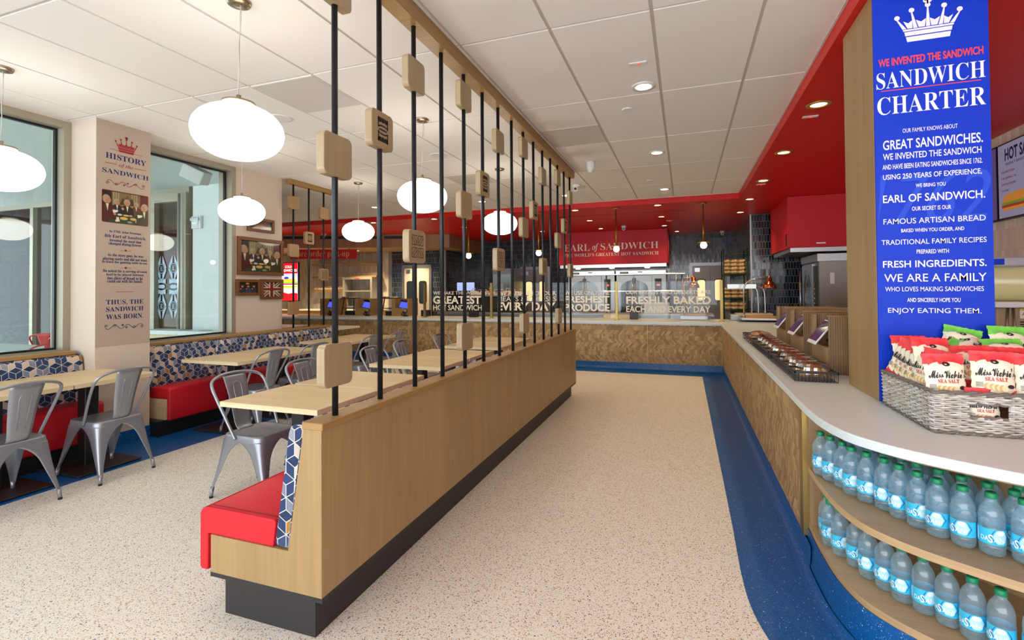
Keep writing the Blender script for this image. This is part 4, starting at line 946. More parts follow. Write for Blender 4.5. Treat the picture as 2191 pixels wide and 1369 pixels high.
for i, (x, y, l) in enumerate(spots):
    lab = 'wrapped golden cookie, %s from the nearer end in the %s layer of the heap' % (ORD[i if l == 0 else i-7 if l == 1 else i-12], ('bottom', 'middle', 'top')[l])
    o = KC if i == 0 else tree(KC); o.location = (x, y, .868+.034*l); o.rotation_euler = (rr.uniform(-.15, .15), rr.uniform(-.15, .15), rr.uniform(0, 6)); o['label'] = lab
# ---------------------------------------------------------------- carving station with heat lamps at the counter corner
t = thing('heat_lamp_station', 'stainless carving station with curved steel arm and copper heat lamp at the counter corner', 'heat lamp', (1.2, 9.3, .861))
MB().box(.86, 1.55, 8.97, 9.6, .862, .875).build('base_tray', m_steel2, t); MB().rbox(.90, 1.52, 9.05, 9.55, .90, .945, .008, 2).build('carving_base', m_steel, t)
MB().box(.98, 1.50, 9.08, 9.5, .945, .958).build('cutting_board', P('yellow_board', '#d99a2b', .6), t)
for x in (.94, 1.46): MB().box(x-.02, x+.02, 9.1, 9.14, .875, .90).build('foot', m_black, t)
MB().lathe([(.035, .945), (.035, .955), (.02, .975), (.016, .985)], (.965, 9.35, 0), 16).build('arm_socket', m_steel, t)
MB().tube([(.965, 9.35, .96), (.965, 9.35, 1.40)]+[(.965+.17*(1-cos(a)), 9.35, 1.40+.19*sin(a)) for a in [pi/2*k/8 for k in range(1, 9)]]+[(1.33, 9.35, 1.60)], .013, 10).build('arm', m_steel, t)
MB().lathe([(.115, 1.435), (.113, 1.46), (.098, 1.50), (.065, 1.535), (.045, 1.55), (.045, 1.61), (.028, 1.625), (.012, 1.64), (.006, 1.66)], (1.365, 9.35, 0), 28).build('copper_shade', m_copper, t)
# ---------------------------------------------------------------- sneeze guard
GY = 9.375
t = thing('sneeze_guard', 'clear glass guard with brass posts and white lettering along the back counter', 'glass screen', (-2.5, GY, .861))
posts = [(908.7, 678), (1051.6, 680), (1185, 682), (1319.5, 684.2), (1543.7, 687.3)]
gx = [aty(908.7, 650, GY).x, aty(1051.6, 650, GY).x, aty(1319.5, 650, GY).x, aty(1543.7, 650, GY).x]
for x in gx:
    MB().box(x-.022, x+.022, GY-.022, GY+.022, .868, 1.585).build('brass_post', m_brassm, t); MB().rbox(x-.05, x+.05, GY-.05, GY+.05, .861, .869, .002, 1).build('base_plate', m_brassm, t)
gp = []
for a, b in zip(gx, gx[1:]): gp.append(MB().box(a+.024, b-.024, GY-.004, GY+.004, .885, 1.575).build('glass_pane', m_glass, t))
def GT(lines, pane):
    e = MB().mat(m_cream)
    for s_, a, b, y0, y1, bo_ in lines:
        p, q = aty(a, y1, GY-.006), aty(b, y0, GY-.006); e.text(s_, p.x, q.x, p.z, q.z, lambda u, v: (u, GY-.0055, v), bo_)
    e.build('lettering', None, pane)
GT([('WE MAKE THE WORLD\u2019S', 927, 1042, 622.5, 630.5, .012), ('GREATEST', 927, 1029, 633, 650, .03), ('HOT SANDWICH', 927, 1031, 652.5, 663.5, .016)], gp[0])
GT([('WE FRESH SLICE OUR', 1064.5, 1190, 622.5, 632, .012), ('MEATS & CHEESES', 1064.5, 1190, 634, 644.5, .018), ('EVERY DAY', 1064.5, 1189, 646.5, 664, .034), ('WE USE ONLY THE', 1208, 1304, 621.5, 631, .012), ('FRESHEST', 1208, 1304, 633, 647.5, .03), ('PRODUCE', 1208, 1304, 650, 665.5, .03)], gp[1])
GT([('OUR BREADS AND DESSERTS ARE', 1339, 1521, 620.5, 629.5, .012), ('FRESHLY BAKED', 1340, 1521, 633.5, 650.5, .03), ('EACH AND EVERY DAY', 1340, 1520, 655, 667.5, .016)], gp[2])
# ---------------------------------------------------------------- brass pendants over the back counter
BPL = ['brass rod pendant with round bulb nearest the bread rack', 'brass rod pendant with round bulb in front of the big red sign', 'brass rod pendant with round bulb seen through the far poles', 'brass rod pendant with round bulb beside the brown bulkhead']
for (x, y), lab, zb in zip(((.325, 9.27), (-1.19, 9.25), (-2.70, 9.27), (-4.21, 9.27)), BPL, (2.20, 2.185, 2.16, 2.15)):
    t = thing('brass_pendant', lab, 'pendant lamp', (x, y, 2.95), 'brass rod pendants')
    MB().lathe([(.062, 2.95), (.062, 2.93), (.02, 2.926)], (x, y, 0), 20).build('canopy', m_brass, t)
    MB().lathe([(.011, 2.93), (.011, 2.62), (.016, 2.62), (.016, zb+.06)], (x, y, 0), 10).build('rod', m_brass, t)
    MB().lathe([(.016, zb+.064), (.105, zb+.058), (.107, zb+.052), (.02, zb+.05)], (x, y, 0), 24).build('disc_shade', m_brass, t)
    MB().sphere((x, y, zb), .056, n=18, m=12).build('bulb', m_bulb, t)
# ---------------------------------------------------------------- swing doors of the kitchen
m_leaf = P('pale_grey_door', '#c9c5c1', .4); m_leaf2 = P('grey_door', '#a8a5a6', .4); m_port = P('lit_porthole', '#f0d59a', .3, emit='#f3d38f', es=.7); m_dport = P('dark_porthole', '#24282b', .1)
def swing(n, lab, Y, xl, xr, mid, zt, leafm, portm, wl, wz):
    o = struct(MB().box(xl-.07, xr+.07, Y-.03, Y+.0, zt, zt+.09).box(xl-.08, xl, Y-.03, Y, 0, zt).box(xr, xr+.08, Y-.03, Y, 0, zt), 'door_%d' % n, m_steel2)
    for a, b in ((xl, mid-.004), (mid+.004, xr)):
        lf = MB().box(a, b, Y-.015, Y-.002, .02, zt-.004).build('leaf', leafm, o)
        c = (a+b)/2; hw = (b-a)*wl
        pts = rrect(c-hw, c+hw, wz[0], wz[1], hw*.55, 5); pts2 = rrect(c-hw*.82, c+hw*.82, wz[0]+hw*.2, wz[1]-hw*.2, hw*.45, 5)
        MB().prism(pts, Y-.024, Y-.014, 'y').build('window_gasket', m_black, lf); MB().prism(pts2, Y-.0255, Y-.020, 'y').build('porthole', portm, lf)
    MB().box(xl+.06, xl+.19, Y-.02, Y-.015, zt-.16, zt-.05).build('plate', m_steel, o)
p = lambda x, y, Y: aty(x, y, Y)
Yd = 12.595; swing(1, '', Yd, p(866, 620, Yd).x, p(919, 620, Yd).x, p(891.5, 620, Yd).x, p(900, 573, Yd).z, m_leaf, m_dport, .30, (p(900, 649, Yd).z, p(900, 601, Yd).z))
Yd = 14.295; swing(2, '', Yd, p(1118, 620, Yd).x, p(1173, 620, Yd).x, p(1147.5, 620, Yd).x, p(1147, 577, Yd).z, m_leaf2, m_port, .27, (p(1140, 645, Yd).z, p(1140, 601, Yd).z))
swing(3, '', Yd, p(1482, 620, Yd).x, p(1555, 620, Yd).x, p(1519.5, 620, Yd).x, p(1500, 569, Yd).z, m_leaf2, m_port, .27, (p(1500, 644, Yd).z, p(1500, 597, Yd).z))
# ---------------------------------------------------------------- hood sign and ovens
HY = 12.8; hx0, hx1 = -3.17, -.392
t = thing('hood_sign', 'big red hood box lettered in cream above the steel ovens', 'sign', ((hx0+hx1)/2, HY, 2.95))
MB().box(hx0, hx1, HY, 14.29, 2.085, 2.945).build('hood_box', m_redsign, t); MB().box(hx0+.03, hx1-.03, HY+.02, 14.29, 2.0, 2.083).build('steel_skirt', m_steel, t)
for k, x in enumerate((-2.7, -1.8, -.9)):
    lp = MB().lathe([(.07, 1.999), (.06, 1.985), (.02, 1.98)], (x, HY+.25, 0), 16).build('hood_lamp', m_bulb, t)
    L = bpy.data.lights.new('hood_lamp_light', 'SPOT'); L.energy = 40; L.color = (1, .86, .66); L.spot_size = radians(130); L.shadow_soft_size = .06
    lo = bpy.data.objects.new('hood_lamp_light', L); COL.objects.link(lo); lo.parent = t; lo.location = Vector((x, HY+.25, 1.96))-Vector(t.location)
e = MB().mat(m_cream)
def HT(s_, a, b, y0, y1, bo_=0.):
    q, r = aty(a, y1, HY), aty(b, y0, HY); e.text(s_, q.x, r.x, q.z, r.z, lambda u, v: (u, HY-.004, v), bo_)
zs = lambda y: aty(1310, y, HY).z
def HB(s_, a, b, z0, z1, bo_=0.): e.text(s_, aty(a, 530, HY).x, aty(b, 530, HY).x, z0, z1, lambda u, v: (u, HY-.004, v), bo_)
HB(serif('EARL'), 1207, 1262, 2.452, 2.632, -.012); HB(serif('of', 'B'), 1267, 1281, 2.42, 2.64, -.005); HB(serif('SANDWICH'), 1285, 1409, 2.460, 2.632, -.012); HB(serif('THE WORLD\u2019S GREATEST HOT SANDWICH'), 1207, 1409, 2.30, 2.386, -.01)
e.build('lettering', None, t)
MB().box(hx0-.02, hx1+.02, 14.2, 14.29, 0, 2.0).build('steel_backsplash', m_steel2, t)
m_oglass = P('oven_window', '#2d2f31', .08, spec=.8); m_paper = P('red_readout', '#330000', .3, emit='#ff3018', es=4)
def oven(dx, lab):
    Y = 12.95; q = lambda x, y: aty(x, y, Y); sc_ = lambda x: q(1319, 620).x+(x-1319)*(q(1430, 620).x-q(1319, 620).x)/111
    x0, x1 = sc_(1319)+dx, sc_(1425)+dx; z1 = 1.92
    t = thing('deck_oven', lab, 'oven', ((x0+x1)/2, Y, 0), 'steel ovens under the red hood')
    MB().box(x0, x1, Y+.03, 14.1, .10, 1.80).build('body', m_steel2, t); MB().rbox(x0-.01, x1+.01, Y-.04, 14.1, 1.80, z1, .006, 1).build('top_canopy', m_steel, t)
    for x in (x0+.05, x1-.05): MB().box(x-.03, x+.03, Y+.1, Y+.16, 0, .10).build('foot', m_black, t)
    tp = MB().box(x0+.10, x0+.31, Y-.045, Y-.04, 1.838, 1.885).build('name_badge', m_black, t)
    MB().text('BAXTER', x0+.125, x0+.285, 1.85, 1.873, lambda u, v: (u, Y-.0465, v), .03).build('badge_lettering', m_wtext, tp)
    MB().box(x0+.55, x0+.66, Y-.044, Y-.04, 1.865, 1.885).build('vent_slot', m_black, t)
    xm = sc_(1357.5)+dx; xe = sc_(1396)+dx; wA = (sc_(1388)+dx)-xm; c0 = .72; zt = 1.72
    for s_, a, b in ((-1, sc_(1326)+dx, xm-.004), (1, xm+.004, xe)):
        d = MB().rbox(a, b, Y, Y+.03, .22, 1.79, .004, 1).build('door', m_steel2, t); R_ = wA*.98
        pts = [(xm+s_*.06, c0), (xm+s_*R_, c0), (xm+s_*R_, 1.45)]+[(xm+s_*R_*cos(a_), 1.45+.22*sin(a_)) for a_ in [k*pi/2*.92/6 for k in range(1, 7)]]+[(xm+s_*.06, 1.668)]
        MB().prism(pts, Y-.006, Y+.002, 'y').build('oven_glass', m_oglass, d)
        MB().tube([(xm+s_*.03, Y-.05, 1.72), (xm+s_*.03, Y-.05, .65)], .012, 8).tube([(xm+s_*.03, Y-.05, 1.70), (xm+s_*.03, Y, 1.70)], .008, 6).tube([(xm+s_*.03, Y-.05, .67), (xm+s_*.03, Y, .67)], .008, 6).build('handle', m_steel, d)
    a, b = sc_(1402)+dx, sc_(1416)+dx
    cp = MB().box(a, b, Y+.0, Y+.03, .9, 1.70).build('control_panel', m_black, t); MB().box(a+.05, b-.04, Y-.002, Y, 1.52, 1.56).build('red_readout', m_paper, cp)
oven(0, 'double-door steel oven under the red hood, the one closer to the grey doors'); oven(-1.28, 'double-door steel oven under the red hood, the one closer to the pole screen')
# ---------------------------------------------------------------- bread rack, bags of bread
RY0, RY1 = 11.35, 11.95; rx0, rx1 = .79, 1.245
m_green = P('green_epoxy_wire', '#1d3a28', .4, .3); m_bread, b_ = PM('bagged_bread', .2, spec=.7, coat=.4); u, v, w, co = uvm(); link(ramp(noise(vec(u*14, v*14, w), 1., 3), [(.3, '#deb36a'), (.55, '#f0d49a'), (.8, '#fbeecb')]), b_.inputs['Base Color'])
t = thing('bread_rack', 'dark green wire rack stacked with bagged bread beside the side wall tiles', 'rack', ((rx0+rx1)/2, RY0, 0))
for x in (rx0, rx1):
    for y in (RY0, RY1): MB().tube([(x, y, 0), (x, y, 2.28)], .012, 8).build('post', m_green, t)
RZ = [.55, 1.05, 1.46+.0-.24, 1.76, 2.12]; RZ = [.62, .98, 1.22, 1.74, 2.14]
for z in RZ:
    m = MB()
    for y in (RY0, RY1): m.tube([(rx0, y, z), (rx1, y, z)], .008, 6).tube([(rx0, y, z-.03), (rx1, y, z-.03)], .005, 5)
    for k in range(12): x = rx0+(rx1-rx0)*k/11; m.tube([(x, RY0, z), (x, RY1, z)], .003, 4)
    for x in (rx0, rx1): m.tube([(x, RY0, z), (x, RY1, z)], .007, 5)
    m.build('wire_shelf', m_green, t)
def bread_proto():
    b = MB(); b.sphere((0, 0, .047), .125, .16, .052, 18, 10)
    for i, p in enumerate(b.v): q = 1+.09*sin(p[0]*50+p[1]*33)*cos(p[1]*41)+.04*sin(p[0]*120); b.v[i] = (max(-.118, min(.118, p[0]*q*1.1)), p[1]*q, max(.002, p[2]*q))
    return b.build('bread_bag', m_bread)
KB = bread_proto(); first = True
CN = ('column beside the grey doors', 'middle column', 'column by the side wall')
for z, rows, nm in ((1.22, 3, 'waist-height'), (1.74, 4, 'upper'), (.98, 2, 'lower')):
    for r_ in range(rows):
        for c in range(3):
            o = KB if first else KB.copy()
            if not first: COL.objects.link(o)
            first = False; o.location = (rx0+.08+.148*c, RY0+.17, z+.006+.078*r_); o.rotation_euler = (0, 0, .08*sin(r_*3+c*2+z)); o.scale = (.66, 1, .86)
            tag(o, 'bagged golden bread on the %s rack shelf, %s layer up, %s' % (nm, ORD[r_], CN[c]), 'bread bag', 'bagged bread on the wire rack')
# ---------------------------------------------------------------- red hood and oven by the side wall
t = thing('side_hood', 'crimson exhaust hood box above the ovens behind the side counter', 'hood', (2.2, 9.95, 2.95))
MB().box(1.62, 2.995, 9.157, 10.83, 2.10, 2.945).build('hood_box', m_redsign, t); MB().box(1.66, 2.995, 9.19, 10.80, 2.03, 2.098).build('steel_skirt', m_steel, t)
MB().box(1.612, 1.62, 9.22, 9.32, 2.14, 2.34).build('switch_plate', m_black, t); MB().box(2.03, 2.16, 9.15, 9.157, 2.155, 2.175).build('name_strip', m_steel, t)
t = thing('side_oven', 'tall stainless oven with arched window under the crimson side hood', 'oven', (2.4, 9.6, 0))
ox0, oy0, oy1 = 2.05, 9.10, 10.22
MB().box(ox0, 2.97, oy0, oy1, .1, 1.86).build('body', P('brown_steel', '#8a837c', .3, 1.), t); MB().rbox(ox0-.03, 2.97, oy0-.02, oy1+.03, 1.86, 1.99, .006, 1).build('top_canopy', m_steel, t)
for y in (oy0+.06, oy1-.06): MB().box(ox0+.1, ox0+.16, y-.03, y+.03, 0, .1).build('foot', m_black, t)
dr = MB().rbox(ox0-.025, ox0, oy0+.36, oy1-.02, .2, 1.84, .004, 1).build('door', m_steel, t)
MB().prism([(oy0+.46, .7), (oy1-.14, .7), (oy1-.14, 1.45), (oy1-.3, 1.66), (oy0+.6, 1.66), (oy0+.46, 1.45)], ox0-.03, ox0-.02, 'x').build('oven_glass', m_oglass, dr)
MB().tube([(ox0-.07, oy1-.08, .7), (ox0-.07, oy1-.08, 1.75)], .014, 8).build('handle', m_steel, dr)
cp = MB().box(ox0-.012, ox0, oy0+.14, oy0+.34, .6, 1.80).build('control_panel', m_black, t)
m = MB()
for k in range(6): MB().lathe([(.016, ox0-.022), (.016, ox0-.012)], (0, oy0+.24, 1.5-.08*k), 10, 'x').build('knob', m_steel, cp)
MB().box(2.2, 2.26, oy0-.004, oy0, 1.5, 1.68).build('instruction_card', m_plastic, t)
# ---------------------------------------------------------------- wall screens, ice machine and tank beyond the sign column
m_tv1 = P('menu_screen_dark', '#3d3654', .3, emit='#4a4266', es=.5); m_tv2 = P('menu_screen_pale', '#6c6c84', .3, emit='#9a9ab8', es=.28); m_bun = P('pictured_bun', '#c98a3c', .5, emit='#a8702c', es=.35); m_lett = P('pictured_salad', '#6f9a3a', .5, emit='#587c2e', es=.3); m_tom = P('pictured_tomato', '#a8322a', .5, emit='#8a2a22', es=.3)
def tv(y0, y1, lab, pale):
    t = thing('menu_screen', lab, 'menu screen', (2.98, (y0+y1)/2, 2.45), 'wall menu screens'); z0, z1 = 2.09, 2.83
    MB().box(2.95, 2.998, y0, y1, z0, z1).build('bezel', m_black, t); s_ = MB().box(2.944, 2.95, y0+.015, y1-.015, z0+.015, z1-.015).build('screen', m_tv2 if pale else m_tv1, t)
    fn = lambda u, v: (2.942, y1-.015-u, z0+v); e = MB()
    if pale:
        e.mat(m_navytext).text('HOT SANDWICHES', .11, .92, .56, .68, fn, .03).text('FRESHLY BAKED EVERY DAY', .12, .62, .515, .538, fn, .01)
        e.mat(m_crimtext).text('THE EARL\u2019S CLUB', .05, .25, .445, .465, fn, .02).text('THE ORIGINAL 1762', .05, .28, .385, .405, fn, .02).text('CHIPOTLE CHICKEN', .05, .27, .325, .345, fn, .02).text('TUNA MELT', .05, .18, .265, .285, fn, .02)
    e.mat(m_bun).poly([(.07, .08), (.55, .08), (.56, .11), (.06, .11)] if pale else [(.55, .22), (.75, .22), (.75, .27), (.55, .27)], fn).poly([(.06, .16), (.56, .16), (.52, .23), (.3, .25), (.1, .23)] if pale else [(.55, .31), (.75, .31), (.72, .38), (.57, .38)], fn)
    e.mat(m_lett).poly([(.05, .135), (.57, .135), (.57, .16), (.05, .16)] if pale else [(.55, .285), (.75, .285), (.75, .31), (.55, .31)], fn); e.mat(m_tom).poly([(.05, .11), (.57, .11), (.57, .135), (.05, .135)] if pale else [(.55, .27), (.75, .27), (.75, .285), (.55, .285)], fn)
    e.build('menu_print', None, s_)
tv(6.20, 7.35, 'dark blurred sandwich picture screen next to the blue sign column', False); tv(5.0, 6.18, 'pale menu screen headed with hot sandwiches at the picture edge', True)
m_tank, b_ = PM('lemonade', .2); u, v, w, co = uvm('Object'); b_.inputs['Base Color'].default_value = S('#d8cf9a')
q = aty(2128, 640, 4.62); TX = q.x+.02
t = thing('drink_machine', 'pale drink machine with vents and warning label behind the crisp bags', 'drink machine', (TX+.35, 4.7, .86))
MB().rbox(TX-.02, TX+.8, 4.60, 5.1, .90, 1.285, .01, 2).build('machine_body', P('tan_machine', '#a58a68', .5), t)
MB().rbox(TX-.06, TX+.86, 4.52, 5.14, 1.285, 1.325, .006, 2).build('drip_shelf', m_plastic, t)
m = MB()
for c in range(2):
    for k in range(14): m.box(TX+.115+.085*c, TX+.185+.085*c, 4.594, 4.60, .94+.018*k, .949+.018*k)
m.build('vent_slots', P('vent_dark', '#2e2620', .7), t)
wl = MB().box(TX+.11, TX+.34, 4.592, 4.598, 1.205, 1.275).build('warning_label', m_plastic, t); MB().box(TX+.11, TX+.34, 4.590, 4.592, 1.262, 1.275).build('yellow_band', P('warning_yellow', '#e8c21c', .5), wl)
MB().prism([(TX+.12, 1.228), (TX+.148, 1.228), (TX+.134, 1.252)], 4.589, 4.592, 'y').build('warning_triangle', P('warning_orange', '#d98a1c', .5), wl)
MB().tube([(TX+.04, 4.585, 1.285), (TX+.02, 4.585, .87)], .007, 6).tube([(TX+.07, 4.585, 1.285), (TX+.09, 4.585, .87)], .007, 6).build('legs_brace', m_steel, t)
MB().box(TX+.0, TX+.10, 4.56, 4.60, .862, .90).build('front_foot', m_plastic, t)
tk = MB().lathe([(.135, TX-.04), (.155, TX-.02), (.155, TX+.84), (.12, TX+.86)], (0, 4.82, 1.475), 28, 'x').build('juice_tank', m_tank, t)
MB().rbox(TX-.06, TX+.86, 4.66, 4.98, 1.585, 1.66, .012, 2).build('tank_lid', P('silver_lid', '#b8b9c2', .35, .4), t)
MB().box(TX-.02, TX+.06, 4.655, 4.66, 1.60, 1.645).build('blue_sticker', m_bluepanel, t)
struct(MB().box(TX-.1, 3.4, 4.5, 5.18, 0, .86), 'trim_5', m_brown)
# ---------------------------------------------------------------- inner kitchen counter and goods behind the glass
t = thing('prep_counter', 'stainless prep counter behind the glass guard', 'counter', (-2.2, 10.7, 0))
MB().rbox(-5.6, .55, 10.5, 11.2, .88, .92, .004, 1).build('steel_top', m_steel2, t); MB().box(-5.55, .5, 10.55, 11.15, .1, .88).build('cabinet', m_steel2, t); MB().box(-5.5, .45, 10.6, 11.1, 0, .1).build('kick_base', m_black, t)
m = MB()
for x in (-1.95, -.62, .0): m.tube([(x, 10.85, .92), (x, 10.85, 1.74)], .016, 8)
m = [MB().tube([(x, 10.85, .92), (x, 10.85, 1.74)], .016, 8).build('shelf_post', m_steel, t) for x in (-1.62, -.05)]
for z in (1.38, 1.74): MB().rbox(-1.68, .02, 10.72, 11.0, z, z+.03, .006, 1).build('over_shelf', m_steel, t)
def item(name, lab, cat, mb, m, grp=None): return tag(mb.build(name, m), lab, cat, grp)
def at10(x, y, Y=9.8): return aty(x, y, Y)
q = at10(1356, 683, 9.62); item('card_speaker', 'small square black speaker box behind the glass guard below the baked lettering', 'speaker', MB().rbox(q.x-.075, q.x+.075, 9.62, 9.76, .861, 1.0, .01, 2), P('black_box', '#232427', .5))
q = at10(1011, 677, 9.65); item('black_dispenser', 'black napkin box behind the glass guard left of the poles', 'box', MB().rbox(q.x-.09, q.x+.09, 9.65, 9.8, .861, .975, .01, 2), m_black)
q = at10(907, 670, 9.75); item('black_dispenser', 'black box beside the third card kiosk on the back counter', 'box', MB().rbox(q.x-.08, q.x+.10, 9.75, 9.9, .861, 1.0, .01, 2), m_black)
q0, q1 = at10(1295, 683, 9.9), at10(1360, 672, 9.9); item('bread_board', 'pale wooden board on the back counter behind the brass post', 'board', MB().rbox(q0.x, q1.x, 9.68, 9.96, .861, .93, .006, 1), m_oak)
a, b = at10(1379, 670, 10.62), at10(1433, 670, 10.62); item('paper_sheet', 'white paper sheet standing behind the glass under the baked lettering', 'paper', MB().box(a.x, b.x, 10.60, 10.604, .922, 1.16), m_plastic)
# second heat lamp with copper arm behind the glass
t = thing('heat_lamp_station', 'carving station with copper gooseneck lamp behind the glass guard', 'heat lamp', (.25, 9.75, .861))
a, b = at10(1455, 678, 9.7), at10(1515, 678, 9.7)
MB().rbox(a.x, b.x, 9.6, 9.9, .861, .94, .008, 2).build('carving_base', m_steel2, t); MB().box(a.x+.1, b.x-.08, 9.64, 9.86, .94, .955).build('cutting_board', P('orange_board', '#cf8e30', .6), t)
c = at10(1464, 640, 9.75); dd = at10(1484, 610, 9.75)
MB().tube(smoothpath([(c.x, 9.75, .94), (c.x, 9.75, 1.2), (c.x+.0, 9.75, 1.50), (c.x+.06, 9.75, 1.62), (c.x+.15, 9.75, 1.66), (dd.x, 9.75, 1.67)], 5), .013, 8).build('arm', m_copper, t)
MB().lathe([(.105, 1.45), (.103, 1.48), (.09, 1.52), (.06, 1.555), (.04, 1.57), (.04, 1.64), (.02, 1.66), (.006, 1.68)], (dd.x, 9.75, 0), 24).build('copper_shade', m_copper, t)
# fridge, monitor, carry boxes
Y = 13.2; a, b = at10(1054, 600, Y), at10(1100, 600, Y)
t = thing('reach_in_fridge', 'tall stainless fridge with glossy door left of the grey double doors', 'fridge', ((a.x+b.x)/2, Y, 0))
z1 = at10(1070, 585, Y).z
MB().box(a.x, b.x, Y, 14.2, .1, z1).build('body', m_steel2, t); MB().box(a.x+.02, b.x-.12, Y-.03, Y, .2, z1-.02).build('door', P('bright_steel_door', '#b9c6c8', .25, .7), t); MB().box(a.x, b.x+.0, Y-.02, 14.2, z1, z1+.14).build('top_grille', m_steel2, t); MB().box(a.x+.1, b.x-.1, Y+.2, Y+.5, 0, .1).build('foot', m_black, t)
MB().box(b.x-.10, b.x-.06, Y-.03, Y, .2, z1-.02).build('control_strip', m_steel, t)
Y = 11.6; a, b = at10(978, 622, Y), at10(1015, 604, Y)
t = thing('order_monitor', 'pale blue order monitor glowing behind the poles in the kitchen', 'monitor', ((a.x+b.x)/2, Y, a.z))
MB().rbox(a.x-.015, b.x+.015, Y, Y+.04, a.z-.02, b.z+.03, .006, 1).build('bezel', m_black, t); MB().box(a.x, b.x, Y-.003, Y, a.z, b.z).build('screen', P('pale_blue_screen', '#8fa0dd', .3, emit='#9fb0ea', es=.75), t)
MB().tube([((a.x+b.x)/2, Y+.05, .92), ((a.x+b.x)/2, Y+.05, a.z+.1)], .02, 8).build('stand', m_black, t)
MB().box((a.x+b.x)/2-.25, (a.x+b.x)/2+.25, Y-.1, Y+.25, 0, .92).build('cart_base', m_steel2, t)
m_box, b_ = PM('printed_carry_box', .6); u, v, w, co = uvm(); link(mixc(lt(X(voro(vec(u, v), 16).outputs['Distance']), .33), S('#ecdcc6'), S('#c05a35')), b_.inputs['Base Color'])
Y = 11.0; x = at10(1016, 640, Y).x; zb = at10(1050, 631, Y).z
t = thing('display_case', 'black display case in the kitchen topped with printed carry boxes', 'display case', (at10(1070, 640, Y).x, Y, .92))
a, b = at10(1005, 650, Y), at10(1128, 650, Y)
MB().box(a.x, b.x, Y-.3, Y+.1, zb-.03, zb).build('case_top', m_steel2, t); MB().box(a.x+.02, b.x-.02, Y-.26, Y+.06, .921, zb-.03).build('case_body', P('dark_case', '#2a2b2e', .2), t)
for k in range(5): MB().box(a.x+.1+.3*k, a.x+.3+.3*k, Y-.268, Y-.26, 1.0, zb-.08).build('glass_front', m_oglass, t)
rr = random.Random(9)
for k in range(9):
    x = a.x+.16+.145*k; h = .075+.03*(k % 3 == 0)
    t = thing('carry_box', 'printed cardboard carry box on the kitchen display case, %s from the screen side' % ORD[k], 'carry box', (x, Y-.1, zb), 'printed carry boxes')
    MB().box(x-.062, x+.062, Y-.17, Y-.03, zb+.001, zb+h).build('box_body', m_box, t)
    MB().tube([(x-.04, Y-.1, zb+h), (x-.035, Y-.1, zb+h+.055), (x+.035, Y-.1, zb+h+.055), (x+.04, Y-.1, zb+h)], .008, 6).build('box_handle', m_box, t)
# green-white bun rack beside the ovens
Y = 12.4; a, b = at10(1447, 600, Y), at10(1471, 600, Y)
t = thing('sheet_pan_rack', 'aluminium sheet pan rack between the ovens and the grey doors', 'rack', ((a.x+b.x)/2, Y, 0))
for x in (a.x, b.x):
    for y in (Y, Y+.5): MB().tube([(x, y, 0), (x, y, at10(1460, 587, Y).z)], .014, 6).build('post', m_steel, t)
for k in range(8): MB().box(a.x, b.x, Y, Y+.5, .5+.17*k, .51+.17*k).build('pan_shelf', m_steel2, t)
# ---------------------------------------------------------------- pick-up hall: sign, shelves, warming cabinet, menu screen, kiosks
pa, pb, pc = onplane(621, 534, -.06), onplane(763.5, 535, -.06), onplane(700, 554, -.06)
t = thing('pickup_sign', 'crimson hanging sign with gold pre-order lettering', 'sign', tuple((pa+pb)/2)); zt_, zb_ = pa.z, pc.z
nv = BN*.012; c4 = [(p_.x+s_*nv.x, p_.y+s_*nv.y) for p_, s_ in ((pa, 1), (pb, 1), (pb, -1), (pa, -1))]
MB().prism(c4, zb_, zt_).build('sign_board', m_redsign, t)
for f_ in (.12, .88): q = pa.lerp(pb, f_); MB().tube([(q.x, q.y, zt_), (q.x, q.y, 2.60)], .012, 6).build('hanger', m_redsign, t)
Lp = (pb-pa).length
def fnS(u, v): q = pa.lerp(pb, u/Lp)+BN*.0145; return (q.x, q.y, zb_+v)
hh = zt_-zb_; MB().text(serif('pre-order pick-up'), Lp*.11, Lp*.885, hh*.08, hh*.9, fnS, -.012).build('lettering', m_gold, t)
for j, (z, lab) in enumerate(((2.28, 'top'), (1.895, 'middle'), (1.475, 'lower'))):
    item('wall_shelf', '%s oak shelf on the cream tiled wall under the pick-up sign' % lab, 'shelf', MB().rbox(-10.9 if j else -10.9, -8.55 if j < 2 else -9.6, 12.28, 12.598, z-.05, z, .003, 1), m_panelh, 'pick-up wall shelves')
rr = random.Random(4)
for k in range(22):
    x = -10.85+.056*k; item('salt_shaker', 'small pale shaker jar on the lower pick-up shelf, one of a long row', 'jar', MB().lathe([(.02, 1.476), (.024, 1.50), (.02, 1.535), (.014, 1.55)], (x, 12.36, 0), 8), m_box, 'jars in a row on the lower pick-up shelf')
a, b = aty(733, 637, 12.2), aty(796, 592, 12.2)
m_cab = P('brushed_cabinet_steel', '#bdbab5', .45, .5)
t = thing('warming_cabinet', 'open stainless warming cabinet against the cream tiles', 'warming cabinet', ((a.x+b.x)/2, 12.2, .9))
for x in (a.x, b.x-.07): MB().box(x, x+.07, 12.2, 12.55, .9, b.z-.07).build('side_post', m_cab, t)
MB().box(a.x, b.x, 12.2, 12.55, b.z-.07, b.z).build('top_canopy', m_cab, t); MB().box(a.x+.07, b.x-.07, 12.22, 12.55, 1.42, 1.46).build('shelf', m_cab, t); MB().box(a.x, b.x, 12.2, 12.55, .9, 1.0).build('base', m_steel2, t)
MB().box((a.x+b.x)/2-.1, (a.x+b.x)/2+.08, 12.195, 12.2, b.z-.055, b.z-.03).build('red_indicator', P('red_strip', '#c02818', .4, emit='#ff4020', es=1.), t)
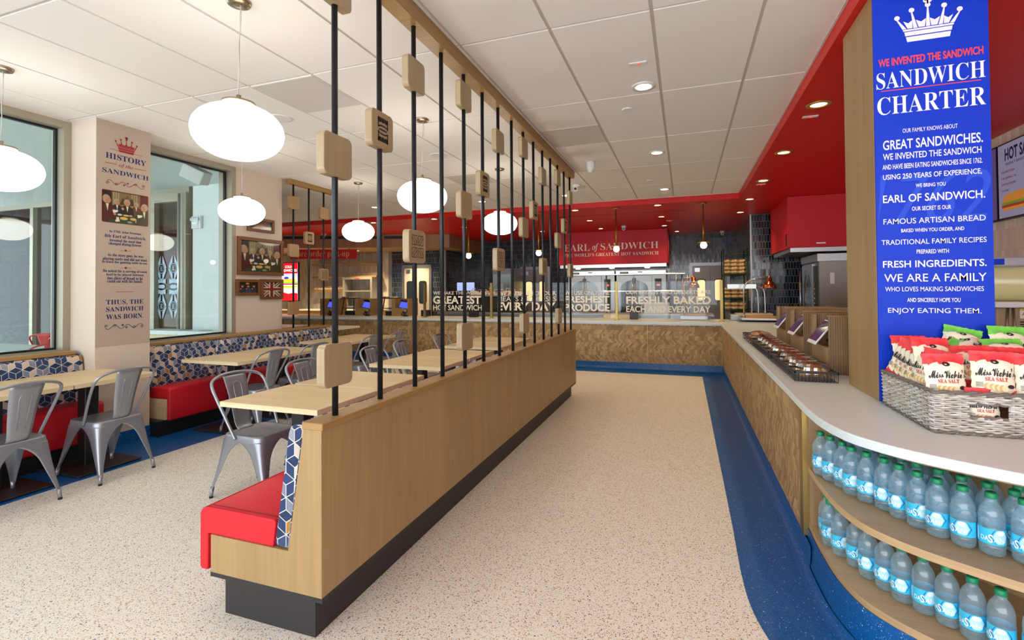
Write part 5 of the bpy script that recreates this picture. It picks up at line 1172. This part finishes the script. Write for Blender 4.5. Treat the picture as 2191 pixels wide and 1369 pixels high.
t = thing('pickup_counter', 'pale-topped oak back counter along the cream tiled wall', 'counter', (-10, 12.3, 0)); MB().box(-12.9, -8.4, 11.95, 12.59, 0, .86).build('cabinet', m_panelh, t); MB().rbox(-12.95, -8.38, 11.9, 12.59, .86, .90, .004, 1).build('counter_top', m_quartz, t)
# cold sandwiches screen
Y = 11.85; a, b = aty(594, 643, Y), aty(637, 562, Y)
t = thing('menu_screen', 'tall red and white cold sandwich menu screen beside the framed pictures', 'menu screen', ((a.x+b.x)/2, Y, a.z), 'wall menu screens')
MB().box(a.x-.02, b.x+.02, Y, Y+.06, a.z-.02, b.z+.02).build('bezel', m_black, t)
for f_ in (.3,): MB().tube([((a.x+b.x)/2, Y+.1, .9), ((a.x+b.x)/2, Y+.1, b.z-.3)], .04, 8).build('stand', m_black, t)
E_ = lambda c, k=.75: P('screen_'+c.strip('#'), c, .4, emit=c, es=k)
s_ = MB().box(a.x, b.x, Y-.004, Y, a.z, b.z).build('screen', E_('#c9c8ee'), t); Wd, Hh = b.x-a.x, b.z-a.z; fn = lambda u, v: (a.x+u*Wd, Y-.006, a.z+v*Hh); e = MB()
e.mat(E_('#e01020')).quad(fn(0, .72), fn(1, .72), fn(1, 1), fn(0, 1)).poly([(0, 0), (1, 0), (1, .19), (.8, .21), (.55, .18), (.3, .22), (0, .18)], fn)
e.mat(E_('#e8b830')).poly([(.1, .50), (.95, .50), (.9, .56), (.55, .585), (.15, .56)], fn).poly([(.12, .33), (.95, .33), (.95, .365), (.1, .365)], fn); e.mat(E_('#7ac030')).poly([(.06, .455), (1, .46), (1, .50), (.06, .50)], fn).poly([(.06, .365), (1, .365), (1, .39), (.06, .39)], fn)
e.mat(E_('#b02060')).poly([(.06, .42), (1, .42), (1, .455), (.06, .455)], fn); e.mat(E_('#f0d0d0')).poly([(.06, .39), (1, .39), (1, .42), (.06, .42)], fn); e.mat(E_('#2030d0')).disc(.45, .60, .12, .035, fn, 10).disc(.12, .62, .1, .04, fn, 10)
f2 = lambda u, v: (a.x+u*Wd, Y-.008, a.z+v*Hh); e.mat(E_('#f4f0f0', .9)).text('COLD', .38, .72, .865, .93, f2, .03).text('SANDWICHES', .05, .97, .765, .835, f2, .03); e.build('menu_print', None, s_)
# three card kiosks on the back counter
KX = [(685, 'first'), (759.4, 'second'), (838, 'third')]
for x, lab in KX:
    x0 = aty(x, 672, 9.72).x; x1 = x0+.42; y0 = 9.72; y1 = 10.18
    t = thing('order_kiosk', 'oak order kiosk on the back counter, %s from the pick-up side' % lab, 'order kiosk', (x0, y0, .861), 'order kiosks on the back counter')
    MB().box(x0, x1, y0, y0+.02, .861, 1.045).build('front_panel', m_panelh, t); MB().box(x0, x0+.09, y0, y0+.03, 1.045, 1.262).build('post', m_panelh, t); MB().box(x0, x0+.02, y0+.03, y1, .861, 1.262).build('side_panel', m_panel, t); MB().box(x1-.02, x1, y0+.02, y1, .861, 1.262).build('side_panel', m_panel, t); MB().box(x0+.02, x1-.3, y1-.02, y1, .861, 1.25).build('back_panel', m_brown, t)
    xf = Matrix.Translation((x0+.25, y0+.13, 1.11)) @ Matrix.Rotation(radians(6), 4, 'Y') @ Matrix.Rotation(radians(-32), 4, 'X')
    ti = MB().rbox(-.125, .125, -.008, .008, -.092, .092, .006, 1).xf(xf).build('tablet', m_black, t); MB().box(-.108, .108, -.0095, -.007, -.078, .07).xf(xf).build('screen', m_bscreen, ti); MB().box(-.13, .15, -.02, .10, .092, .125).xf(xf).build('visor', m_black, ti)
    MB().tube([(x0+.25, y0+.22, .865), (x0+.25, y0+.16, 1.08)], .04, 10).build('tablet_stand', m_black, t)
    tt = thing('card_reader', 'black card reader in front of the back-counter kiosk %s from the pick-up side' % lab, 'card reader', (x1-.02, y0-.12, .861), 'card readers'); xf = Matrix.Translation((x1-.02, y0-.11, .95)) @ Matrix.Rotation(radians(24), 4, 'Y') @ Matrix.Rotation(radians(-28), 4, 'X')
    MB().rbox(-.04, .04, -.015, .015, -.085, .085, .008, 2).xf(xf).build('reader_body', P('reader_black', '#1e1f22', .4), tt); MB().box(-.03, .03, -.0165, -.014, .02, .07).xf(xf).build('reader_screen', m_grey, tt); MB().lathe([(.06, .861), (.055, .875), (.02, .90)], (x1-.0, y0-.08, 0), 14).build('reader_base', m_black, tt)
    m = MB(); kr = random.Random(2)
    for k, (c, x_, y_) in enumerate((('#c83030', -.02, -.05), ('#d8b020', 0, -.05), ('#30a040', .02, -.05))): m.mat(P('key_'+c[1:], c, .5)).box(x_-.007, x_+.007, -.0165, -.0145, y_-.006, y_+.006)
    m.xf(xf).build('keys', None, tt)
for j, (xa, lab) in enumerate(((aty(731, 641, 9.9).x, 'first and second'), (aty(817, 641, 9.9).x, 'second and third'))):
    t = thing('snack_stand', 'black snack stand with bright packets between the %s back-counter kiosks' % lab, 'snack stand', (xa, 9.95, .861), 'black snack stands')
    MB().box(xa, xa+.40, 9.85, 10.1, 1.255, 1.272).build('top_shelf', m_black, t); MB().box(xa+.05, xa+.39, 9.85, 10.1, 1.02, 1.035).build('lower_shelf', m_black, t)
    for a_, b_2 in ((xa+.10, xa+.02), (xa+.38, xa+.38)): MB().tube([(a_, 9.87, 1.255), (b_2, 9.87, .862)], .012, 6).build('stand_leg', m_black, t)
    MB().box(xa+.10, xa+.34, 9.9, 10.05, .862, .96).build('storage_box', m_black, t)
    cs = ['#b82a8a', '#c42a3a', '#d8a32a', '#3aa0b8', '#d8d4cc', '#c8b890', '#e2d8c0']
    for k in range(7):
        x = xa+.032+.056*k; item('snack_packet', '%s bright snack packet on the black stand between the %s kiosks' % (ORD[k], lab), 'snack packet', MB().rbox(x-.026, x+.026, 9.88, 10.0, 1.273, 1.305, .006, 1), P('packet_%d%d' % (j, k), cs[k], .4), 'snack packets on the black stands')

# hot-holding station beside the heat lamp, slot diffuser in the soffit
Y = 9.75; a, b = at10(1562, 688, Y), at10(1640, 688, Y)
t = thing('holding_station', 'stainless holding station with tube frame beside the bread rack', 'holding station', (a.x, Y, .861))
MB().rbox(a.x, b.x+.1, Y-.1, Y+.3, .862, .965, .006, 1).build('base_box', m_steel2, t); MB().box(a.x+.1, b.x+.1, Y-.06, Y+.26, .965, .985).build('wood_insert', m_oak, t)
z1 = at10(1600, 612, Y).z; c0, c1 = at10(1555, 612, Y).x, at10(1618, 612, Y).x
MB().rbox(c0, c1, Y-.06, Y+.1, z1-.05, z1+.04, .006, 1).build('heat_bar', m_steel, t)
for k, x in enumerate((c1-.02, c1+.09)): MB().tube(smoothpath([(x-.08, Y, z1), (x, Y, z1-.03), (x+.04, Y, z1-.12), (x+.05, Y, 1.1), (x+.05, Y, .985)], 4), .016, 8).build('frame_tube', m_steel, t)
p0, p1 = atz(1152, 467.5, 2.948), atz(1467, 449.5, 2.948)
item('slot_diffuser', 'long thin black slot diffuser in the red soffit before the big sign', 'slot diffuser', MB().box(p0.x, p1.x, (p0.y+p1.y)/2-.012, (p0.y+p1.y)/2+.012, 2.946, 2.9499), m_black)
# ---------------------------------------------------------------- printed history panel on the pillar
PXX = -5.06
zlow = atx(215, 742, PXX).z
t = thing('history_print', 'taupe wall print telling the sandwich history on the pillar between the windows', 'wall print', (PXX, 3.19, zlow))
MB().box(PXX, PXX+.002, 2.951, 3.434, zlow, 3.045).build('print_ground', m_print, t)
fnW = lambda u, v, k=.0035: (PXX+k, u, v)
def Q(x, y): q = atx(x, y, PXX); return q.y, q.z
e = MB()
def PT(s_, x0, x1, yb, yt, k='b', bo_=0.):     # text spanning pixel columns x0..x1; yb, yt at its first letter
    u0, vb = Q(x0, yb); vt = Q(x0, yt)[1]; u1 = Q(x1, yb)[0]; e.text(serif(s_, k) if k else s_, u0, u1, vb, vt, fnW, bo_)
e.mat(m_navytext); PT('HISTORY', 225.5, 312.3, 336.8, 324.5); PT('SANDWICH', 218.5, 317.5, 367.3, 357, 'b', -.002)
e.mat(m_crimtext); PT('of the', 254, 285, 358.5, 349, 'B', -.01)
def rule(x0, y0, x1, h=.004): u0, v0 = Q(x0, y0); u1 = Q(x1, y0)[0]; e.quad(fnW(u0, v0), fnW(u1, v0), fnW(u1, v0+h), fnW(u0, v0+h))
rule(224.5, 347, 249.5); rule(288, 361, 312); rule(235, 318, 256.5, .003); rule(284.5, 330, 304.5, .003); rule(248.5, 624.5, 285.5, .003)
cu_, cv_ = Q(270, 328.5); crown(e, cu_, cv_, .19, fnW)
e.mat(m_navytext)
for s_, x0, x1, yb, yt, k in (('In 1762, John Montagu,', 233.5, 302.5, 497.5, 491.5, 'b'), ('4th Earl of Sandwich,', 222.5, 312, 507.5, 499.5, 'b'), ('invented the meal that', 234, 302, 516, 510, 'b'), ('changed dining forever.', 232, 303.5, 524.5, 517, 'b'),
                              ('As the story goes, he was', 229.5, 306, 549, 541.5, 'b'), ('playing cards and did not want', 219.5, 314, 557, 549, 'b'), ('to leave the gaming table to eat.', 218, 315, 563, 556.5, 'b'),
                              ('He asked for a serving of roast', 219.5, 314, 583, 576, 'b'), ('beef to be placed between', 227, 307, 590.5, 584, 'b'), ('two slices of bread so he', 229.5, 305, 598, 591, 'b'), ('could eat with his hands.', 229, 305, 604.5, 598, 'b')):
    PT(s_, x0, x1, yb, yt, k, .0 if '4' in s_ else .006)
PT('THUS, THE', 226.5, 306.5, 653, 641.5); PT('SANDWICH', 226.5, 306.5, 667, 657); PT('WAS BORN.', 226.5, 306, 684, 673)
def flourish(cx_, cz, w, d=1):
    pts = []
    for i in range(61):
        a = -1+2*i/60; pts.append((cx_+a*w, cz+.018*sin(a*2.9*pi)*(1 if a > 0 else 1)*d))
    e.strip(pts, .004, fnW)
    for a in (-.97, -.52, .52, .97, -.1, .1):
        r = .014 if abs(a) > .2 else .010; e.strip([(cx_+a*w+r*(1-k/26)*cos(k*.5), cz+d*.012*(1 if a < 0 else -1)+r*(1-k/26)*sin(k*.5)) for k in range(20)], .003, fnW)
flourish(*Q(266, 698), .165)
e.mat(m_crimtext); flourish(*Q(269, 395), .165, -1)
for y in (536, 573): cu_, cv_ = Q(268.5, y); e.disc(cu_, cv_, .010, .010, fnW, 8); rule(257, y+.3, 281, .002)
e.build('lettering', None, t)
_pc = {}
def pcol(c):
    if c not in _pc: _pc[c] = P('picture_'+c[1:], c, .35)
    return _pc[c]
def painting(name, parent, fn, base='#3a2a1a'):
    """dark dinner scene: wigged men in coats round a green table of food"""
    e = MB(); L = [0]
    def f(c, fnc): L[0] += 1; k = L[0]*.00012; e.mat(pcol(c)); fnc(lambda u, v: fn(min(1, max(0, u)), min(1, max(0, v)), k))
    f(base, lambda q: e.quad(q(0, 0), q(1, 0), q(1, 1), q(0, 1)))
    f('#7a6848', lambda q: e.quad(q(.2, .5), q(.82, .5), q(.82, .98), q(.2, .98)))
    for x in (.22, .27, .32, .62, .67, .72): f('#9c8a66', lambda q: e.quad(q(x, .55), q(x+.03, .55), q(x+.03, .98), q(x, .98)))
    f('#4a3520', lambda q: e.poly([(.36, .6), (.42, .82), (.48, .76), (.53, .92), (.58, .78), (.64, .84), (.68, .6)], q)); f('#6e4f2c', lambda q: e.disc(.52, .80, .06, .07, q))
    f('#5c1f18', lambda q: e.poly([(.82, .4), (1, .4), (1, .98), (.82, .98)], q)); f('#2a1a10', lambda q: e.poly([(0, .55), (.18, .6), (.18, 1), (0, 1)], q))
    def man(x, y, s_, coat, wig='#a8977c', face='#b87f58', side=0):
        f(coat, lambda q: e.poly([(x-.15*s_, y-.42*s_), (x-.13*s_, y-.10*s_), (x-.05*s_, y-.02*s_), (x+.05*s_, y-.02*s_), (x+.13*s_, y-.10*s_), (x+.16*s_, y-.42*s_)], q))
        f('#d8c8a8', lambda q: e.poly([(x-.02*s_, y-.03*s_), (x+.03*s_, y-.03*s_), (x+.01*s_, y-.22*s_)], q))
        f(wig, lambda q: e.disc(x-.012*s_*side, y+.085*s_, .068*s_, .105*s_, q, 16)); f(face, lambda q: e.disc(x+.022*s_*side, y+.055*s_, .045*s_, .078*s_, q, 14))
    man(.30, .60, .9, '#1d2233', side=1); man(.72, .60, .75, '#5a3a20', side=-1); man(.52, .60, 1.05, '#20180f')
    f('#24402c', lambda q: e.poly([(.12, .05), (.22, .30), (.78, .28), (.92, .02), (.9, 0), (.12, 0)], q))
    for x, y, rx, ry, c in ((.45, .16, .085, .05, '#d8a850'), (.66, .17, .075, .045, '#cf9a48'), (.36, .27, .05, .03, '#d6cdb4'), (.50, .265, .07, .028, '#d9ae62'), (.58, .06, .06, .035, '#8a8470'), (.74, .10, .04, .05, '#b99a68')): f(c, lambda q: e.disc(x, y, rx, ry, q))
    f('#e0d6bc', lambda q: e.poly([(.27, .03), (.36, .05), (.34, .19), (.26, .17)], q))
    man(.09, .62, 1.25, '#4a1a12', side=1); man(.90, .50, 1.2, '#3a3a22', side=-1)
    for x, y in ((.22, .33), (.76, .26)):
        for k in range(4): f('#e6dcc8', lambda q: e.poly([(x+.02*k, y-.03+.01*k), (x+.03+.02*k, y-.02+.01*k), (x+.015+.03*k, y+.08), (x-.015+.03*k, y+.07)], q))
    f('#c98f66', lambda q: e.disc(.25, .27, .03, .03, q)); f('#c98f66', lambda q: e.disc(.60, .27, .035, .03, q)); f('#c98f66', lambda q: e.disc(.42, .47, .03, .04, q))
    return e.build(name, None, parent)
u0, v1 = Q(218.5, 404.5); v0 = Q(218.5, 473)[1]; u1 = Q(316, 415)[0]
MB().mat(m_crimtext).poly(rrect(u0-.004, u1+.004, v0-.004, v1+.004, .015), lambda u, v: (PXX+.003, u, v)).build('picture_border', None, t)
painting('printed_picture', t, lambda u, v, k: (PXX+.0035+k, u0+u*(u1-u0), v0+v*(v1-v0)))
# ---------------------------------------------------------------- framed pictures on the wall by the window
FX = -5.372
def frame(lab, x0, x1, yt0, yb0, fw, inner):
    a, b = atx(x0, yt0, FX), atx(x0, yb0, FX); y0, y1, z0, z1 = a.y, min(atx(x1, (yt0+yb0)/2, FX).y, 5.56), b.z, a.z
    t = thing('framed_picture', lab, 'picture', (-5.41, (y0+y1)/2, z0), 'walnut framed pictures')
    for (c, d, g, h) in ((y0, y1, z1-fw, z1), (y0, y1, z0, z0+fw), (y0, y0+fw, z0+fw, z1-fw), (y1-fw, y1, z0+fw, z1-fw)): MB().rbox(-5.409, FX, c, d, g, h, .003, 1).build('frame_rail', m_darkoak, t)
    fn = lambda u, v, k: (-5.395+k, y0+fw+u*(y1-y0-2*fw), z0+fw+v*(z1-z0-2*fw))
    inner(t, fn); MB().box(-5.389, -5.387, y0+fw, y1-fw, z0+fw, z1-fw).build('glazing', m_glass, t)
def uj(t, fn):
    e = MB(); e.mat(pcol('#2a3044')).quad(fn(0, 0, 0), fn(1, 0, 0), fn(1, 1, 0), fn(0, 1, 0)); q = lambda k: (lambda u, v: fn(u, v, k))
    e.mat(pcol('#d8c8ac')); [e.strip(p, .20, q(.0004)) for p in ([(.04, .04), (.96, .96)], [(.04, .96), (.96, .04)])]
    e.mat(pcol('#8a2a20')); [e.strip(p, .07, q(.0006)) for p in ([(.04, .04), (.96, .96)], [(.04, .96), (.96, .04)])]
    e.mat(pcol('#d8c8ac')); e.strip([(.5, 0), (.5, 1)], .30, q(.0008)); e.strip([(0, .5), (1, .5)], .30, q(.0009)); e.mat(pcol('#8a2a20')); e.strip([(.5, 0), (.5, 1)], .17, q(.0011)); e.strip([(0, .5), (1, .5)], .17, q(.0012))
    e.build('flag_print', None, t)
def three(t, fn):
    e = MB(); e.mat(pcol('#2a1a14')).quad(fn(0, 0, 0), fn(1, 0, 0), fn(1, 1, 0), fn(0, 1, 0))
    e.mat(pcol('#d8a050')).quad(fn(.38, .8, .0003), fn(.55, .8, .0003), fn(.55, .95, .0003), fn(.38, .95, .0003))
    for x, c in ((.2, '#26304e'), (.5, '#3a4668'), (.8, '#2c3550')):
        q = lambda u, v, k=.0005: fn(u, v, k); e.mat(pcol(c)).poly([(x-.15, 0), (x-.12, .42), (x, .52), (x+.12, .42), (x+.15, 0)], q); e.mat(pcol('#c9805c')).disc(x, .63, .06, .14, lambda u, v: fn(u, v, .0007), 14); e.disc(x-.09, .36, .035, .06, lambda u, v: fn(u, v, .0008), 10); e.mat(pcol('#3a2418')).disc(x, .73, .065, .07, lambda u, v: fn(u, v, .0009), 12)
    e.build('photo_print', None, t)
def meal(t, fn):
    e = MB(); e.mat(pcol('#3c2c20')).quad(fn(0, 0, 0), fn(1, 0, 0), fn(1, 1, 0), fn(0, 1, 0)); e.mat(pcol('#d9cdbb')).poly([(.05, 0), (1, 0), (1, .35), (.7, .42), (.3, .3)], lambda u, v: fn(u, v, .0003))
    e.mat(pcol('#c06a3a')).poly([(.15, .4), (.55, .62), (.85, .5), (.5, .36)], lambda u, v: fn(u, v, .0005)); e.mat(pcol('#8a2a20')).disc(.72, .72, .1, .12, lambda u, v: fn(u, v, .0007)); e.build('photo_print', None, t)
frame('walnut framed picture half hidden behind a globe lamp, topmost of the group', 531.8, 588, 462.5, 492.5, .035, meal)
frame('largest walnut framed picture showing wigged men around a table', 510.7, 607.5, 504.5, 587, .045, lambda t, fn: painting('art_print', t, fn))
frame('small walnut framed photo of three seated people below the largest picture', 507.6, 559, 597, 632.3, .038, three)
frame('walnut framed flag picture at the wall end below the largest picture', 560, 607, 597, 640.5, .038, uj)
# ---------------------------------------------------------------- vestibule fittings seen through the second window
t = thing('bin_counter', 'white-topped oak bin counter with two round openings behind the narrow window', 'counter', (-6.7, 5.1, 0))
MB().rbox(-7.45, -6.07, 4.93, 5.215, .84, .90, .004, 1).build('counter_top', m_wtable, t); cb = MB().box(-7.4, -6.10, 4.96, 5.21, 0, .84).build('cabinet', m_oak, t)
for x in (-6.97, -6.83): MB().tube([(x-.03, 4.955, .74), (x-.03, 4.94, .76), (x+.03, 4.94, .76), (x+.03, 4.955, .74)], .006, 6).build('handle', m_steel, cb)
for x in (-6.75, -6.35): MB().lathe([(.10, .900), (.10, .906), (.075, .906), (.072, .901)], (x, 5.07, 0), 24).build('steel_ring', m_steel, t)
t = thing('wall_speaker', 'white angled loudspeaker hanging at the vestibule ceiling behind the narrow window', 'speaker', (-6.55, 5.0, 3.0))
c = aty(421, 374, 4.45); xf = Matrix.Translation(c) @ Matrix.Rotation(radians(28), 4, 'Y') @ Matrix.Rotation(radians(20), 4, 'Z')
MB().rbox(-.15, .13, -.09, .09, -.085, .085, .012, 2).xf(xf).build('cabinet', m_plastic, t); MB().tube([(c.x+.02, 4.45, c.z+.06), (c.x+.06, 4.47, 3.018)], .014, 8).build('bracket', m_steel, t)
a, b = aty(413, 490, 5.29), aty(433, 462, 5.29)
t = thing('alarm_strobe', 'white alarm strobe on the pale vestibule wall behind the narrow window', 'alarm', ((a.x+b.x)/2, 5.29, a.z))
MB().rbox(a.x, b.x, 5.26, 5.299, a.z, b.z, .006, 2).build('housing', m_plastic, t); MB().rbox(a.x-.01, b.x-.03, 5.245, 5.262, b.z-.07, b.z-.02, .006, 2).build('strobe_lens', m_steel, t); MB().lathe([(.05, 5.255), (.045, 5.26)], ((a.x+b.x)/2, 0, a.z+.09), 18, 'y').build('sounder', m_white, t)
m_etch = P('etched_glass', '#b9cfe6', .5); e = MB().mat(m_etch); EY = 5.335
for px_, ys_ in ((345.5, (575, 655)), (371, (573, 655))):
    for y in ys_:
        c = aty(px_, y, EY); q = lambda u, v: (c.x+u, EY, c.z+v)
        for s_ in (-1, 1):
            e.poly([(s_*.02, .20), (s_*.105, .02), (s_*.08, -.02), (s_*.06, .05), (s_*.02, .085)], q); e.poly([(s_*.02, -.20), (s_*.105, -.02), (s_*.09, .0), (s_*.06, -.05), (s_*.02, -.085)], q)
        e.strip([(.06*cos(k*pi/9), .07*sin(k*pi/9)) for k in range(19)], .010, q); e.text(serif('E'), -.025, .025, -.035, .035, q)
    c = aty(px_, 613, EY); q = lambda u, v: (c.x+u, EY, c.z+v)
    for s_ in (-1, 1): e.poly([(-.09, s_*.045), (0, s_*.06), (.09, s_*.045), (.09, s_*.12), (.05, s_*.11), (0, s_*.125), (-.05, s_*.11), (-.09, s_*.12)], q)
    e.poly([(-.08, 0), (-.05, .028), (.05, .028), (.08, 0), (.05, -.028), (-.05, -.028)], q)
tag(e.build('door_decal', None), 'pale etched diamond and sandwich decals on the vestibule door glass', 'door decal')
# table end beyond the short pole screen
a = atz(603, 700, .76); t = thing('service_table', 'pale table edge beyond the short pole screen, behind the bench ledge', 'table', (-6.6, 7.3, 0))
MB().rbox(-8.2, -5.95, 7.2, 8.0, .73, .765, .004, 1).build('tabletop', m_wtable, t)
for x in (-7.9, -6.25): MB().box(x-.05, x+.05, 7.55, 7.65, 0, .73).build('leg', m_black, t)
